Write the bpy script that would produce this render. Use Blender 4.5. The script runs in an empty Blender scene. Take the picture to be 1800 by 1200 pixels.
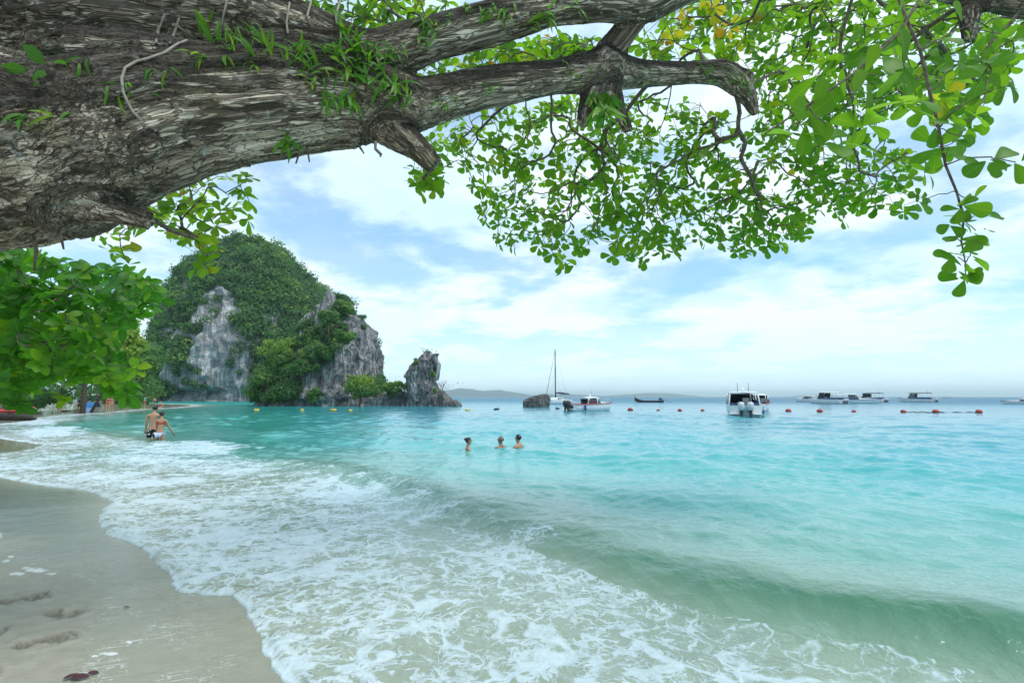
import bpy, bmesh, math, random
import numpy as np
from mathutils import Vector, Matrix
from mathutils.bvhtree import BVHTree

rng = np.random.default_rng(7)
random.seed(7)
S = bpy.context.scene
COL = S.collection
R = math.radians

# ------------------------------------------------------------------ camera, world, sun, exposure
CAM_Z = 1.70
PITCH = math.atan(97 / 900)
cam_d = bpy.data.cameras.new('camera')
cam_d.lens = 18.0
cam_d.sensor_width = 36.0
cam_d.clip_start = 0.05
cam_d.clip_end = 40000
cam = bpy.data.objects.new('camera', cam_d)
COL.objects.link(cam)
cam.location = (0, 0, CAM_Z)
cam.rotation_euler = (math.pi / 2 + PITCH, 0, 0)
S.camera = cam

HAZE = 0.00019
SUN_EL, SUN_AZ = 60.0, 118.0            # azimuth from +Y towards +X
world = bpy.data.worlds.new('World')
S.world = world
world.use_nodes = True
wn = world.node_tree.nodes
wl = world.node_tree.links
wn.clear()


def wnode(t, **k):
    n = wn.new(t)
    for a, v in k.items():
        setattr(n, a, v)
    return n


def wmath(op, a, b=None, clamp=False):
    n = wnode('ShaderNodeMath', operation=op, use_clamp=clamp)
    for i, v in enumerate((a, b)):
        if v is None:
            continue
        if isinstance(v, (int, float)):
            n.inputs[i].default_value = v
        else:
            wl.new(v, n.inputs[i])
    return n.outputs[0]


def wrange(v, a, b, c, d, smooth=True):
    n = wnode('ShaderNodeMapRange', interpolation_type='SMOOTHSTEP' if smooth else 'LINEAR')
    wl.new(v, n.inputs['Value'])
    for k, x in zip(('From Min', 'From Max', 'To Min', 'To Max'), (a, b, c, d)):
        n.inputs[k].default_value = x
    return n.outputs[0]


sky = wnode('ShaderNodeTexSky', sky_type='NISHITA', sun_disc=False)
sky.sun_elevation = R(SUN_EL)
sky.sun_rotation = R(SUN_AZ)
sky.air_density = 1.0
sky.dust_density = 0.6
sky.ozone_density = 1.0
tc = wnode('ShaderNodeTexCoord')
sep = wnode('ShaderNodeSeparateXYZ')
wl.new(tc.outputs['Generated'], sep.inputs[0])
zc = wmath('ADD', wmath('MAXIMUM', sep.outputs[2], 0.0), 0.16)
comb = wnode('ShaderNodeCombineXYZ')
wl.new(wmath('DIVIDE', sep.outputs[0], zc), comb.inputs[0])
wl.new(wmath('DIVIDE', sep.outputs[1], zc), comb.inputs[1])
comb.inputs[2].default_value = 3.7


def wnoise(scale, detail, rough, dist, off):
    m = wnode('ShaderNodeMapping')
    m.inputs['Location'].default_value = off
    wl.new(comb.outputs[0], m.inputs['Vector'])
    n = wnode('ShaderNodeTexNoise')
    n.inputs['Scale'].default_value = scale
    n.inputs['Detail'].default_value = detail
    n.inputs['Roughness'].default_value = rough
    n.inputs['Distortion'].default_value = dist
    wl.new(m.outputs[0], n.inputs['Vector'])
    return n.outputs[0]


def wblob(az, el, wa, we):
    """soft patch of sky round a compass direction (degrees)"""
    d = Vector((math.sin(R(az)) * math.cos(R(el)), math.cos(R(az)) * math.cos(R(el)), math.sin(R(el))))
    px, py = d.x / (max(d.z, 0) + 0.16), d.y / (max(d.z, 0) + 0.16)
    e = wnode('ShaderNodeVectorMath', operation='SUBTRACT')
    wl.new(comb.outputs[0], e.inputs[0])
    e.inputs[1].default_value = (px, py, 3.7)
    s2 = wnode('ShaderNodeVectorMath', operation='DIVIDE')
    wl.new(e.outputs[0], s2.inputs[0])
    s2.inputs[1].default_value = (wa, we, 1)
    ln = wnode('ShaderNodeVectorMath', operation='LENGTH')
    wl.new(s2.outputs[0], ln.inputs[0])
    return wrange(ln.outputs['Value'], 0.0, 1.0, 1.0, 0.0)


n1 = wnoise(1.35, 9, 0.56, 0.25, (4.2, 1.7, 0))
n2 = wnoise(3.6, 8, 0.62, 0.2, (1.3, 5.1, 0))
n3 = wnoise(1.5, 7, 0.56, 0.3, (9.3, 2.2, 0))
cov = wmath('ADD', n1, wmath('MULTIPLY', wmath('SUBTRACT', n2, 0.5), 0.62))
blue = wmath('ADD', wmath('ADD', wblob(-20, 17, .45, .42), wblob(-25, 21, .32, .4)),
             wmath('MULTIPLY', wblob(-41, 11, .5, .7), .8))
cov = wmath('SUBTRACT', cov, wmath('MULTIPLY', blue, 0.17))
cov = wmath('ADD', cov, wmath('MULTIPLY', wblob(-27, 14, .35, .35), 0.10))
mask = wrange(cov, 0.33, 0.56, 0.0, 1.0)
low = wrange(sep.outputs[2], 0.0, 0.20, 1.0, 0.0)
mask = wmath('MAXIMUM', mask, wmath('MULTIPLY', low, 0.80))
dens = wrange(n3, 0.40, 0.64, 0.0, 1.0)
dens = wmath('MULTIPLY', dens, wrange(sep.outputs[2], 0.06, 0.22, 0.0, 1.0))
dens = wmath('MULTIPLY', dens, wrange(sep.outputs[0], -0.35, 0.15, 0.6, 1.0))
ccol = wnode('ShaderNodeMix', data_type='RGBA')
wl.new(dens, ccol.inputs['Factor'])
ccol.inputs['A'].default_value = (0.80, 0.93, 1.0, 1)       # sunlit cloud
ccol.inputs['B'].default_value = (0.50, 0.75, 0.94, 1)      # thick grey-blue cloud
hcol = wnode('ShaderNodeMix', data_type='RGBA')
wl.new(wrange(sep.outputs[2], 0.0, 0.16, 0.75, 0.0), hcol.inputs['Factor'])
wl.new(ccol.outputs['Result'], hcol.inputs['A'])
hcol.inputs['B'].default_value = (0.68, 0.90, 1.0, 1)      # pale air above the horizon
bg1 = wnode('ShaderNodeBackground')
tintn = wnode('ShaderNodeMix', data_type='RGBA', blend_type='MULTIPLY')
tintn.inputs['Factor'].default_value = 1.0
wl.new(sky.outputs[0], tintn.inputs['A'])
tintn.inputs['B'].default_value = (0.50, 0.90, 1.05, 1)          # clear tropical air
wl.new(tintn.outputs['Result'], bg1.inputs[0])
bg1.inputs[1].default_value = 0.15
bg2 = wnode('ShaderNodeBackground')
wl.new(hcol.outputs['Result'], bg2.inputs[0])
bg2.inputs[1].default_value = 1.0
mixs = wnode('ShaderNodeMixShader')
wl.new(wmath('ADD', wmath('MULTIPLY', mask, 0.60), 0.37), mixs.inputs[0])
wl.new(bg1.outputs[0], mixs.inputs[1])
wl.new(bg2.outputs[0], mixs.inputs[2])
wout = wnode('ShaderNodeOutputWorld')
wl.new(mixs.outputs[0], wout.inputs['Surface'])

sun_d = bpy.data.lights.new('sun', 'SUN')
sun_d.energy = 2.0
sun_d.angle = R(22)                    # veiled by thin cloud
sun_d.color = (1.0, 0.95, 0.86)
sun = bpy.data.objects.new('sun', sun_d)
COL.objects.link(sun)
sdir = Vector((math.sin(R(SUN_AZ)) * math.cos(R(SUN_EL)), math.cos(R(SUN_AZ)) * math.cos(R(SUN_EL)), math.sin(R(SUN_EL))))
sun.rotation_euler = sdir.to_track_quat('Z', 'Y').to_euler()
sun.location = (20, 10, 40)

S.view_settings.view_transform = 'Standard'
S.view_settings.look = 'None'
S.view_settings.exposure = 0.38
S.view_settings.gamma = 1.0
S.view_settings.use_curve_mapping = False
S.cycles.use_denoising = True
S.cycles.max_bounces = 6
S.cycles.diffuse_bounces = 3
S.cycles.glossy_bounces = 3
S.cycles.transmission_bounces = 4
S.cycles.transparent_max_bounces = 6
S.cycles.volume_bounces = 0
S.cycles.sample_clamp_direct = 5
S.cycles.sample_clamp_indirect = 4
S.cycles.caustics_reflective = False
S.cycles.caustics_refractive = False

# ------------------------------------------------------------------ helpers
CP, SP = math.cos(PITCH), math.sin(PITCH)


def P(u, v, depth):
    """point seen at photo pixel (u, v) at a forward depth in metres"""
    x, y = (u - 900) / 900, -(v - 600) / 900
    return np.array([x * depth, (CP - y * SP) * depth, CAM_Z + (SP + y * CP) * depth])


def PY(u, v, Y):
    x, y = (u - 900) / 900, -(v - 600) / 900
    return P(u, v, Y / (CP - y * SP))


def G(u, v, z=0.0):
    y = -(v - 600) / 900
    return P(u, v, (z - CAM_Z) / (SP + y * CP))


def proj(p):
    p = np.asarray(p, float)
    d = p - np.array([0, 0, CAM_Z])
    f = d[..., 1] * CP + d[..., 2] * SP
    yy = -d[..., 1] * SP + d[..., 2] * CP
    f = np.maximum(f, 1e-3)
    return 900 + 900 * d[..., 0] / f, 600 - 900 * yy / f, f


def _hash(ix, iy, iz, seed):
    h = (ix.astype(np.uint32) * np.uint32(374761393) + iy.astype(np.uint32) * np.uint32(668265263)
         + iz.astype(np.uint32) * np.uint32(2147483647) + np.uint32(seed * 974711 + 13))
    h = (h ^ (h >> np.uint32(13))) * np.uint32(1274126177)
    h = (h ^ (h >> np.uint32(15))) * np.uint32(2246822519)
    return h ^ (h >> np.uint32(16))


_GR = rng.normal(size=(256, 3))
_GR /= np.linalg.norm(_GR, axis=1)[:, None]


def noise(p, seed=0):
    """gradient noise, about -0.7..0.7, for an (n,3) array"""
    p = np.asarray(p, float)
    i = np.floor(p).astype(np.int64)
    f = p - i
    w = f * f * f * (f * (f * 6 - 15) + 10)
    out = np.zeros(len(p))
    for a in (0, 1):
        for b in (0, 1):
            for c in (0, 1):
                g = _GR[_hash(i[:, 0] + a, i[:, 1] + b, i[:, 2] + c, seed) & np.uint32(255)]
                dot = g[:, 0] * (f[:, 0] - a) + g[:, 1] * (f[:, 1] - b) + g[:, 2] * (f[:, 2] - c)
                out += dot * (w[:, 0] if a else 1 - w[:, 0]) * (w[:, 1] if b else 1 - w[:, 1]) * (w[:, 2] if c else 1 - w[:, 2])
    return out


def fbm(p, oct=4, seed=0, gain=0.5):
    p = np.asarray(p, float)
    s, a = 0, 1.0
    for k in range(oct):
        s = s + a * noise(p * 2.03 ** k, seed + k)
        a *= gain
    return s


def xy0(x, y, s=1.0):
    return np.stack([x * s, y * s, np.zeros_like(x) + 0.37], 1)


def sstep(a, b, x):
    t = np.clip((x - a) / (b - a), 0, 1)
    return t * t * (3 - 2 * t)


def mesh_np(name, V, F, mat=None, smooth=True, attrs=None):
    """mesh from numpy arrays; F is (m,k) or a list of index lists"""
    me = bpy.data.meshes.new(name)
    V = np.asarray(V, np.float32)
    if isinstance(F, np.ndarray):
        m, k = F.shape
        me.vertices.add(len(V))
        me.vertices.foreach_set('co', V.ravel())
        me.loops.add(m * k)
        me.loops.foreach_set('vertex_index', F.astype(np.int32).ravel())
        me.polygons.add(m)
        me.polygons.foreach_set('loop_start', np.arange(0, m * k, k, dtype=np.int32))
        me.update(calc_edges=True)
    else:
        me.from_pydata([tuple(map(float, v)) for v in V], [], F)
        me.update()
    if smooth:
        me.polygons.foreach_set('use_smooth', np.ones(len(me.polygons), bool))
    for an, (ty, dat) in (attrs or {}).items():
        at = me.attributes.new(an, ty, 'POINT')
        key = {'FLOAT': 'value', 'FLOAT_VECTOR': 'vector', 'FLOAT_COLOR': 'color'}[ty]
        at.data.foreach_set(key, np.asarray(dat, np.float32).ravel())
    if mat:
        me.materials.append(mat)
    return me


def obj(name, me, parent=None):
    o = bpy.data.objects.new(name, me)
    COL.objects.link(o)
    if parent is not None:
        o.parent = parent
    return o


def tag(o, label=None, cat=None, group=None, kind=None):
    if label:
        o['label'] = label
    if cat:
        o['category'] = cat
    if group:
        o['group'] = group
    if kind:
        o['kind'] = kind
    return o


def empty(name, loc=(0, 0, 0), rotz=0.0):
    o = bpy.data.objects.new(name, None)
    COL.objects.link(o)
    o.location = [float(c) for c in loc]
    o.rotation_euler = (0, 0, rotz)
    o.empty_display_size = 0.2
    return o


class MB:
    """collects verts and faces of one part"""

    def __init__(s):
        s.v, s.f = [], []

    def add(s, V, F):
        b = len(s.v)
        s.v += [tuple(map(float, q)) for q in V]
        s.f += [[b + i for i in q] for q in F]

    def box(s, c, d, rot=None):
        V = [Vector((sx * d[0] / 2, sy * d[1] / 2, sz * d[2] / 2)) for sx in (-1, 1) for sy in (-1, 1) for sz in (-1, 1)]
        if rot is not None:
            V = [rot @ q for q in V]
        s.add([q + Vector(c) for q in V], [[0, 1, 3, 2], [4, 6, 7, 5], [0, 4, 5, 1], [2, 3, 7, 6], [0, 2, 6, 4], [1, 5, 7, 3]])

    def tube(s, pts, r, n=6, caps=True):
        pts = [Vector(q) for q in pts]
        rr = r if hasattr(r, '__len__') else [r] * len(pts)
        V, prev = [], None
        for i, q in enumerate(pts):
            t = (pts[min(i + 1, len(pts) - 1)] - pts[max(i - 1, 0)])
            t = t.normalized() if t.length > 1e-9 else Vector((0, 0, 1))
            if prev is None:
                a = t.orthogonal().normalized()
            else:
                a = prev - t * prev.dot(t)
                a = a.normalized() if a.length > 1e-6 else t.orthogonal().normalized()
            prev = a
            b = t.cross(a)
            for k in range(n):
                an = 2 * math.pi * k / n
                V.append(q + (a * math.cos(an) + b * math.sin(an)) * rr[i])
        F = [[i * n + k, i * n + (k + 1) % n, (i + 1) * n + (k + 1) % n, (i + 1) * n + k] for i in range(len(pts) - 1) for k in range(n)]
        if caps:
            F += [list(range(n))[::-1], [(len(pts) - 1) * n + k for k in range(n)]]
        s.add(V, F)

    def ball(s, c, r, n=10, m=7):
        r = r if hasattr(r, '__len__') else (r, r, r)
        V = [(c[0], c[1], c[2] - r[2])]
        for i in range(1, m):
            ph = -math.pi / 2 + math.pi * i / m
            for k in range(n):
                th = 2 * math.pi * k / n
                V.append((c[0] + r[0] * math.cos(ph) * math.cos(th), c[1] + r[1] * math.cos(ph) * math.sin(th), c[2] + r[2] * math.sin(ph)))
        V.append((c[0], c[1], c[2] + r[2]))
        F = [[0, 1 + (k + 1) % n, 1 + k] for k in range(n)]
        for i in range(m - 2):
            for k in range(n):
                F.append([1 + i * n + k, 1 + i * n + (k + 1) % n, 1 + (i + 1) * n + (k + 1) % n, 1 + (i + 1) * n + k])
        last = len(V) - 1
        F += [[last, 1 + (m - 2) * n + k, 1 + (m - 2) * n + (k + 1) % n] for k in range(n)]
        s.add(V, F)

    def loft(s, rings, closed=False, caps=False):
        n = len(rings[0])
        V = [q for r_ in rings for q in r_]
        F = []
        for i in range(len(rings) - 1):
            for k in range(n if closed else n - 1):
                F.append([i * n + k, i * n + (k + 1) % n, (i + 1) * n + (k + 1) % n, (i + 1) * n + k])
        if caps:
            F += [list(range(n))[::-1], [(len(rings) - 1) * n + k for k in range(n)]]
        s.add(V, F)

    def build(s, name, mat, parent=None, smooth=False, bevel=0):
        me = bpy.data.meshes.new(name)
        me.from_pydata(s.v, [], s.f)
        me.update()
        bm = bmesh.new()
        bm.from_mesh(me)
        bmesh.ops.recalc_face_normals(bm, faces=bm.faces)
        if bevel:
            bmesh.ops.bevel(bm, geom=list(bm.edges), offset=bevel, segments=2, affect='EDGES', profile=0.6, clamp_overlap=True)
        bm.to_mesh(me)
        bm.free()
        if smooth:
            me.polygons.foreach_set('use_smooth', [True] * len(me.polygons))
        me.materials.append(mat)
        return obj(name, me, parent)


# ------------------------------------------------------------------ materials
class NT:
    def __init__(s, name):
        s.m = bpy.data.materials.new(name)
        s.m.use_nodes = True
        s.t = s.m.node_tree
        s.t.nodes.clear()
        s.out = s.n('ShaderNodeOutputMaterial')

    def n(s, t, **k):
        q = s.t.nodes.new(t)
        for a, v in k.items():
            setattr(q, a, v)
        return q

    def put(s, sock, v):
        if v is None:
            return
        if hasattr(v, 'is_linked'):
            s.t.links.new(v, sock)
        elif isinstance(v, (tuple, list)) and len(v) == 3 and sock.type == 'RGBA':
            sock.default_value = (*v, 1)
        else:
            sock.default_value = v

    def math(s, op, a, b=None, clamp=False):
        q = s.n('ShaderNodeMath', operation=op, use_clamp=clamp)
        s.put(q.inputs[0], a)
        s.put(q.inputs[1], b)
        return q.outputs[0]

    def rng(s, v, a, b, c=0.0, d=1.0):
        q = s.n('ShaderNodeMapRange', interpolation_type='SMOOTHSTEP')
        s.put(q.inputs['Value'], v)
        for k, x in zip(('From Min', 'From Max', 'To Min', 'To Max'), (a, b, c, d)):
            s.put(q.inputs[k], x)
        return q.outputs[0]

    def mix(s, f, a, b, blend='MIX'):
        q = s.n('ShaderNodeMix', data_type='RGBA', blend_type=blend)
        s.put(q.inputs['Factor'], f)
        s.put(q.inputs['A'], a)
        s.put(q.inputs['B'], b)
        return q.outputs['Result']

    def attr(s, name, kind='Fac'):
        q = s.n('ShaderNodeAttribute', attribute_name=name)
        return q.outputs[kind]

    def coord(s, scale=(1, 1, 1), kind='Object', vec=None):
        v = vec if vec is not None else s.n('ShaderNodeTexCoord').outputs[kind]
        q = s.n('ShaderNodeMapping')
        q.inputs['Scale'].default_value = scale
        s.t.links.new(v, q.inputs['Vector'])
        return q.outputs[0]

    def noise(s, vec, scale, detail=4, rough=0.55, dist=0.0, out=0):
        q = s.n('ShaderNodeTexNoise')
        s.put(q.inputs['Vector'], vec)
        s.put(q.inputs['Scale'], scale)
        q.inputs['Detail'].default_value = detail
        q.inputs['Roughness'].default_value = rough
        q.inputs['Distortion'].default_value = dist
        return q.outputs[out]

    def voro(s, vec, scale, feature='F1', out='Distance', rand=1.0):
        q = s.n('ShaderNodeTexVoronoi', feature=feature)
        s.put(q.inputs['Vector'], vec)
        q.inputs['Scale'].default_value = scale
        q.inputs['Randomness'].default_value = rand
        return q.outputs[out]

    def bump(s, h, strength=0.5, dist=0.02, normal=None):
        q = s.n('ShaderNodeBump')
        s.put(q.inputs['Height'], h)
        s.put(q.inputs['Strength'], strength)
        s.put(q.inputs['Distance'], dist)
        s.put(q.inputs['Normal'], normal)
        return q.outputs[0]

    def ramp(s, f, stops):
        q = s.n('ShaderNodeValToRGB')
        el = q.color_ramp.elements
        while len(el) < len(stops):
            el.new(0.5)
        for e, (p_, c) in zip(el, stops):
            e.position = p_
            e.color = (*c, 1)
        s.put(q.inputs[0], f)
        return q.outputs[0]

    def bsdf(s, col, rough=0.6, spec=0.5, metal=0.0, normal=None, ior=None):
        q = s.n('ShaderNodeBsdfPrincipled')
        s.put(q.inputs['Base Color'], col)
        s.put(q.inputs['Roughness'], rough)
        s.put(q.inputs['Specular IOR Level'], spec)
        s.put(q.inputs['Metallic'], metal)
        s.put(q.inputs['Normal'], normal)
        if ior:
            q.inputs['IOR'].default_value = ior
        return q.outputs[0]

    def mixs(s, f, a, b):
        q = s.n('ShaderNodeMixShader')
        s.put(q.inputs[0], f)
        s.t.links.new(a, q.inputs[1])
        s.t.links.new(b, q.inputs[2])
        return q.outputs[0]

    def done(s, sh):
        s.t.links.new(sh, s.out.inputs['Surface'])
        return s.m


def plain(name, col, rough=0.5, spec=0.5, metal=0.0, vary=0.12, scale=6.0, bump=0.0):
    t = NT(name)
    c = t.coord()
    n = t.noise(c, scale, 5)
    k = t.rng(n, 0.3, 0.7, 1 - vary, 1.0)
    g = t.n('ShaderNodeCombineColor')
    for i in range(3):
        t.put(g.inputs[i], k)
    cc = t.mix(1.0, col, g.outputs[0], 'MULTIPLY')
    rr = t.rng(n, 0.3, 0.7, max(rough - .08, .02), min(rough + .1, 1))
    return t.done(t.bsdf(cc, rr, spec, metal, t.bump(n, bump, 0.01) if bump else None))


def leaf_mat(name, front, back, yellow, rust, trans=0.5, gloss=0.25, glow=(2.6, 2.6, 1.5)):
    """two-sided leaf: reflects on both faces and glows when lit from behind; tint 0..1 mixes green, yellow and rust"""
    t = NT(name)
    tint = t.attr('tint')
    u = t.attr('leafu')
    rnd = t.n('ShaderNodeObjectInfo').outputs['Random']
    c = t.coord()
    n = t.noise(c, 14, 3)
    base = t.ramp(tint, [(0.0, front), (0.45, back), (0.72, yellow), (0.92, rust)])
    vein = t.math('ABSOLUTE', u)
    vv = t.rng(vein, 0.03, 0.10, 1.0, 0.0)
    base = t.mix(t.math('MULTIPLY', vv, 0.45), base, yellow)
    lv = t.attr('leafv')
    side = t.math('SINE', t.math('MULTIPLY', t.math('SUBTRACT', lv, t.math('MULTIPLY', vein, .16)), 50.0))
    base = t.mix(t.math('MULTIPLY', t.rng(side, .70, 1.0), .14), base, yellow)
    spot = t.rng(t.noise(c, 42, 3, .6), .665, .70)
    base = t.mix(t.math('MULTIPLY', spot, .55), base, (.13, .075, .02))
    base = t.mix(t.rng(n, 0.35, 0.7, 0.0, 0.45), base, back)
    base = t.mix(t.math('MULTIPLY', rnd, 0.25), base, back)
    d = t.bsdf(base, 0.42, gloss)
    tr = t.n('ShaderNodeBsdfTranslucent')
    bright = t.mix(1.0, base, glow, 'MULTIPLY')
    t.put(tr.inputs[0], bright)
    return t.done(t.mixs(trans, d, tr.outputs[0]))


M = {}
# ------------------------------------------------------------------ coast line, sand and sea
COAST_PX = [(760, 1560), (610, 1330), (500, 1200), (478, 1172), (462, 1150), (458, 1120), (436, 1092), (428, 1068), (402, 1046), (350, 1046),
            (302, 1038), (292, 1012), (262, 984), (255, 966), (222, 948), (184, 938), (166, 912), (176, 893), (198, 880), (150, 862),
            (78, 850), (0, 834), (-110, 822), (-90, 803), (0, 797), (52, 790), (70, 781), (0, 770), (-120, 762),
            (-100, 750), (0, 745), (58, 739), (66, 733), (110, 729), (175, 725), (232, 720), (300, 716.5), (332, 713.5), (338, 711.8), (318, 710.3),
            (255, 709.3), (120, 708.6), (-200, 708)]
coast = np.array([G(u, v)[:2] for u, v in COAST_PX])
coast = np.vstack([[(6, -14), (2.4, 0.2)], coast, [(-420, 150), (-420, -60), (6, -60)]])
# densify and roughen the edge
_pts = []
for a, b in zip(coast, np.roll(coast, -1, 0)):
    L = np.linalg.norm(b - a)
    k = max(1, min(14, int(L / 0.22)))
    for j in range(k):
        _pts.append(a + (b - a) * j / k)
coast = np.array(_pts)
_q = coast.copy()
_rr = np.hypot(coast[:, 0], coast[:, 1])
_am = np.clip(_rr * 0.030, 0.03, 0.6)
_q[:, 0] += _am * fbm(np.stack([coast[:, 0] / (_am * 7), coast[:, 1] / (_am * 7), 0 * _am], 1), 3, 3)
_q[:, 1] += _am * fbm(np.stack([coast[:, 0] / (_am * 7), coast[:, 1] / (_am * 7), 0 * _am + 7], 1), 3, 5)
coast = _q


def coast_dist(x, y):
    """signed distance to the water's edge, positive at sea"""
    d2 = np.full(len(x), 1e18)
    ins = np.zeros(len(x), bool)
    for a, b in zip(coast, np.roll(coast, -1, 0)):
        ab = b - a
        px, py = x - a[0], y - a[1]
        t = np.clip((px * ab[0] + py * ab[1]) / (ab @ ab + 1e-12), 0, 1)
        d2 = np.minimum(d2, (px - t * ab[0]) ** 2 + (py - t * ab[1]) ** 2)
        if a[1] != b[1]:
            c = ((a[1] > y) != (b[1] > y)) & (x < (b[0] - a[0]) * (y - a[1]) / (b[1] - a[1]) + a[0])
            ins ^= c
    d = np.sqrt(d2)
    return np.where(ins, -d, d)


def line_dist(x, y, pts):
    """signed distance to an open polyline (positive on its seaward, right-hand side) and arc position"""
    best = np.full(len(x), 1e18)
    sg = np.zeros(len(x))
    arc = np.zeros(len(x))
    s0 = 0.0
    for a, b in zip(pts[:-1], pts[1:]):
        ab = b - a
        L = np.linalg.norm(ab)
        px, py = x - a[0], y - a[1]
        t = np.clip((px * ab[0] + py * ab[1]) / (ab @ ab), 0, 1)
        d = (px - t * ab[0]) ** 2 + (py - t * ab[1]) ** 2
        m = d < best
        best = np.where(m, d, best)
        cr = ab[0] * py - ab[1] * px
        sg = np.where(m, np.sign(cr), sg)
        arc = np.where(m, s0 + t * L, arc)
        s0 += L
    return np.sqrt(best) * sg, arc, s0


def polar_rows(r0, segs):
    r, out = r0, [r0]
    for stop, k in segs:
        while r < stop:
            r *= k
            out.append(r)
    return np.array(out)


def polar_grid(rows, ang):
    rr, aa = np.meshgrid(rows, ang, indexing='ij')
    n, m = rr.shape
    i = np.arange(n * m).reshape(n, m)
    F = np.stack([i[:-1, :-1], i[:-1, 1:], i[1:, 1:], i[1:, :-1]], -1).reshape(-1, 4)[:, ::-1]
    return (rr * np.sin(aa)).ravel(), (rr * np.cos(aa)).ravel(), rr.ravel(), F


# ---- sand -------------------------------------------------------
ang = R(1) * np.concatenate([np.linspace(-130, -52, 40)[:-1], np.linspace(-52, 6, 310), np.linspace(6, 60, 30)[1:]])
rows = polar_rows(0.8, [(2.4, 1.03), (9, 1.0042), (60, 1.012), (600, 1.06)])
x, y, r, F = polar_grid(rows, ang)
d = coast_dist(x, y)


def sand_h(x, y, d):
    land = -d
    h = np.where(d < 0, 0.030 * land + 0.0016 * np.minimum(land, 14) ** 2, -0.05 * np.minimum(d, 60))
    h += np.where(d < 0, np.clip(land * .02, 0, .12) * fbm(xy0(x, y, 0.35), 3, 21), 0)
    h = np.where(d < 0, h * (1 - .55 * sstep(18, 34, np.hypot(x, y))), h)
    return h


z = sand_h(x, y, d)
near = np.exp(-(r / 9) ** 2)
z += near * 0.004 * fbm(xy0(x, y, 3.0), 3, 31)
# faint backwash ripples running along the shore
rip = noise(np.stack([(x + y) * 9.0, (x - y) * 1.1, 0 * x], 1), 41)
z += near * 0.0022 * rip * sstep(-0.02, -0.5, d) * sstep(-3.2, -1.2, d)


disturbed = np.zeros_like(x)


def footprint(x, y, z, cx, cy, ang, L, left):
    c, s = math.cos(ang), math.sin(ang)
    lx, ly = (x - cx) * c + (y - cy) * s, (-(x - cx) * s + (y - cy) * c) / 1.8
    k = 1 if left else -1
    dep = np.zeros_like(x)
    def dent(px, py, rx, ry, q):
        nonlocal dep
        e = ((lx - px) / rx) ** 2 + ((ly - py * k) / ry) ** 2
        dep = np.maximum(dep, q * (1 - sstep(0.45, 1.15, e)))
    dent(-.36 * L, 0, .17 * L, .14 * L, .050)
    dent(0, .05 * L, .34 * L, .12 * L, .026)
    dent(.22 * L, .0, .20 * L, .20 * L, .045)
    for j, (tx, ty) in enumerate([(.50, -.14), (.52, -.05), (.50, .03), (.47, .10), (.42, .16)]):
        dent(tx * L, ty * L, .06 * L, .045 * L, .020)
    e = (lx / (.66 * L)) ** 2 + (ly / (.32 * L)) ** 2
    rim = 0.010 * np.exp(-((e - 1.0) / .35) ** 2) * (0.6 + 0.8 * noise(xy0(x, y, 26), 51))
    rough = 0.012 * fbm(xy0(x, y, 36), 2, 53) * (e < 1.0)
    global disturbed
    disturbed = np.maximum(disturbed, sstep(.003, .014, dep) * np.clip(.75 + 1.1 * noise(xy0(x, y, 34), 57), 0, 1))
    return z - dep * (1 + .3 * noise(xy0(x, y, 30), 55)) + rim + rough


for (u, v, a, L, left) in [(44, 1040, 38, .30, True), (112, 1063, -12, .27, False), (82, 1110, 40, .31, True), (-40, 1105, 35, .28, False), (-60, 1180, 38, .28, True)]:
    g = G(u, v, 0.08)
    z = footprint(x, y, z, g[0], g[1], R(a), L, left)
# little crumbs kicked out below the prints
for (u, v) in [(30, 1052), (44, 1058), (36, 1066), (75, 1128), (81, 1138), (60, 1142), (70, 1155), (28, 1060)]:
    g = G(u, v, 0.08)
    z += 0.008 * np.exp(-((x - g[0]) ** 2 + (y - g[1]) ** 2) / .012 ** 2)
wet = sstep(-4.6, -0.2, d + 0.7 * fbm(xy0(x, y, .5), 3, 61)) * sstep(70, 25, r) + 0.25 * sstep(-9, -3, d)
# the thin sheet of water still draining off the sand: a lobe between the last swash line and the foam
lobe, _, _ = line_dist(x, y, np.array([G(u, v)[:2] for u, v in [(60, 1330), (105, 1200), (118, 1130), (150, 1080), (150, 1030), (100, 1008), (0, 1000), (-300, 985)]]))
lobe = -lobe + 0.10 * fbm(xy0(x, y, 2.2), 4, 63)
film = sstep(-0.02, 0.22, lobe) * (d < 0.3)
resid = sstep(0.0, 0.12, lobe) * sstep(1.15, 0.3, lobe) * (d < 0.0) * near
scrap = np.zeros_like(x)
for (u, v, ru, rv) in [(65, 1002, 22, 5), (30, 1008, 14, 3.5), (12, 986, 12, 3.5), (48, 998, 16, 3), (92, 1008, 12, 3), (5, 848, 14, 6), (20, 978, 8, 2.5), (-4, 940, 10, 6), (190, 1148, 26, 4), (165, 1152, 12, 3), (228, 1128, 10, 3)]:
    gu, gv, _ = proj(np.stack([x, y, z], 1))
    e = ((gu - u) / ru) ** 2 + ((gv - v) / rv) ** 2
    scrap = np.maximum(scrap, (1 - sstep(.2, 1.2, e + .9 * noise(xy0(x, y, 14), 65))) * (r < 14))
sand_mesh = mesh_np('sand', np.stack([x, y, z], 1), F, None, True,
                    {'wet': ('FLOAT', wet), 'nearf': ('FLOAT', np.exp(-(r / 15) ** 2)), 'disturbed': ('FLOAT', np.clip(disturbed, 0, 1)), 'scrap': ('FLOAT', scrap), 'film': ('FLOAT', film), 'resid': ('FLOAT', resid)})
t = NT('sand')
c = t.coord()
grain = t.noise(c, 320, 2, .7)
patch = t.noise(c, 0.9, 5)
fine = t.noise(c, 9, 5)
wetA, filmA, resA = t.attr('wet'), t.attr('film'), t.attr('resid')
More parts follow.
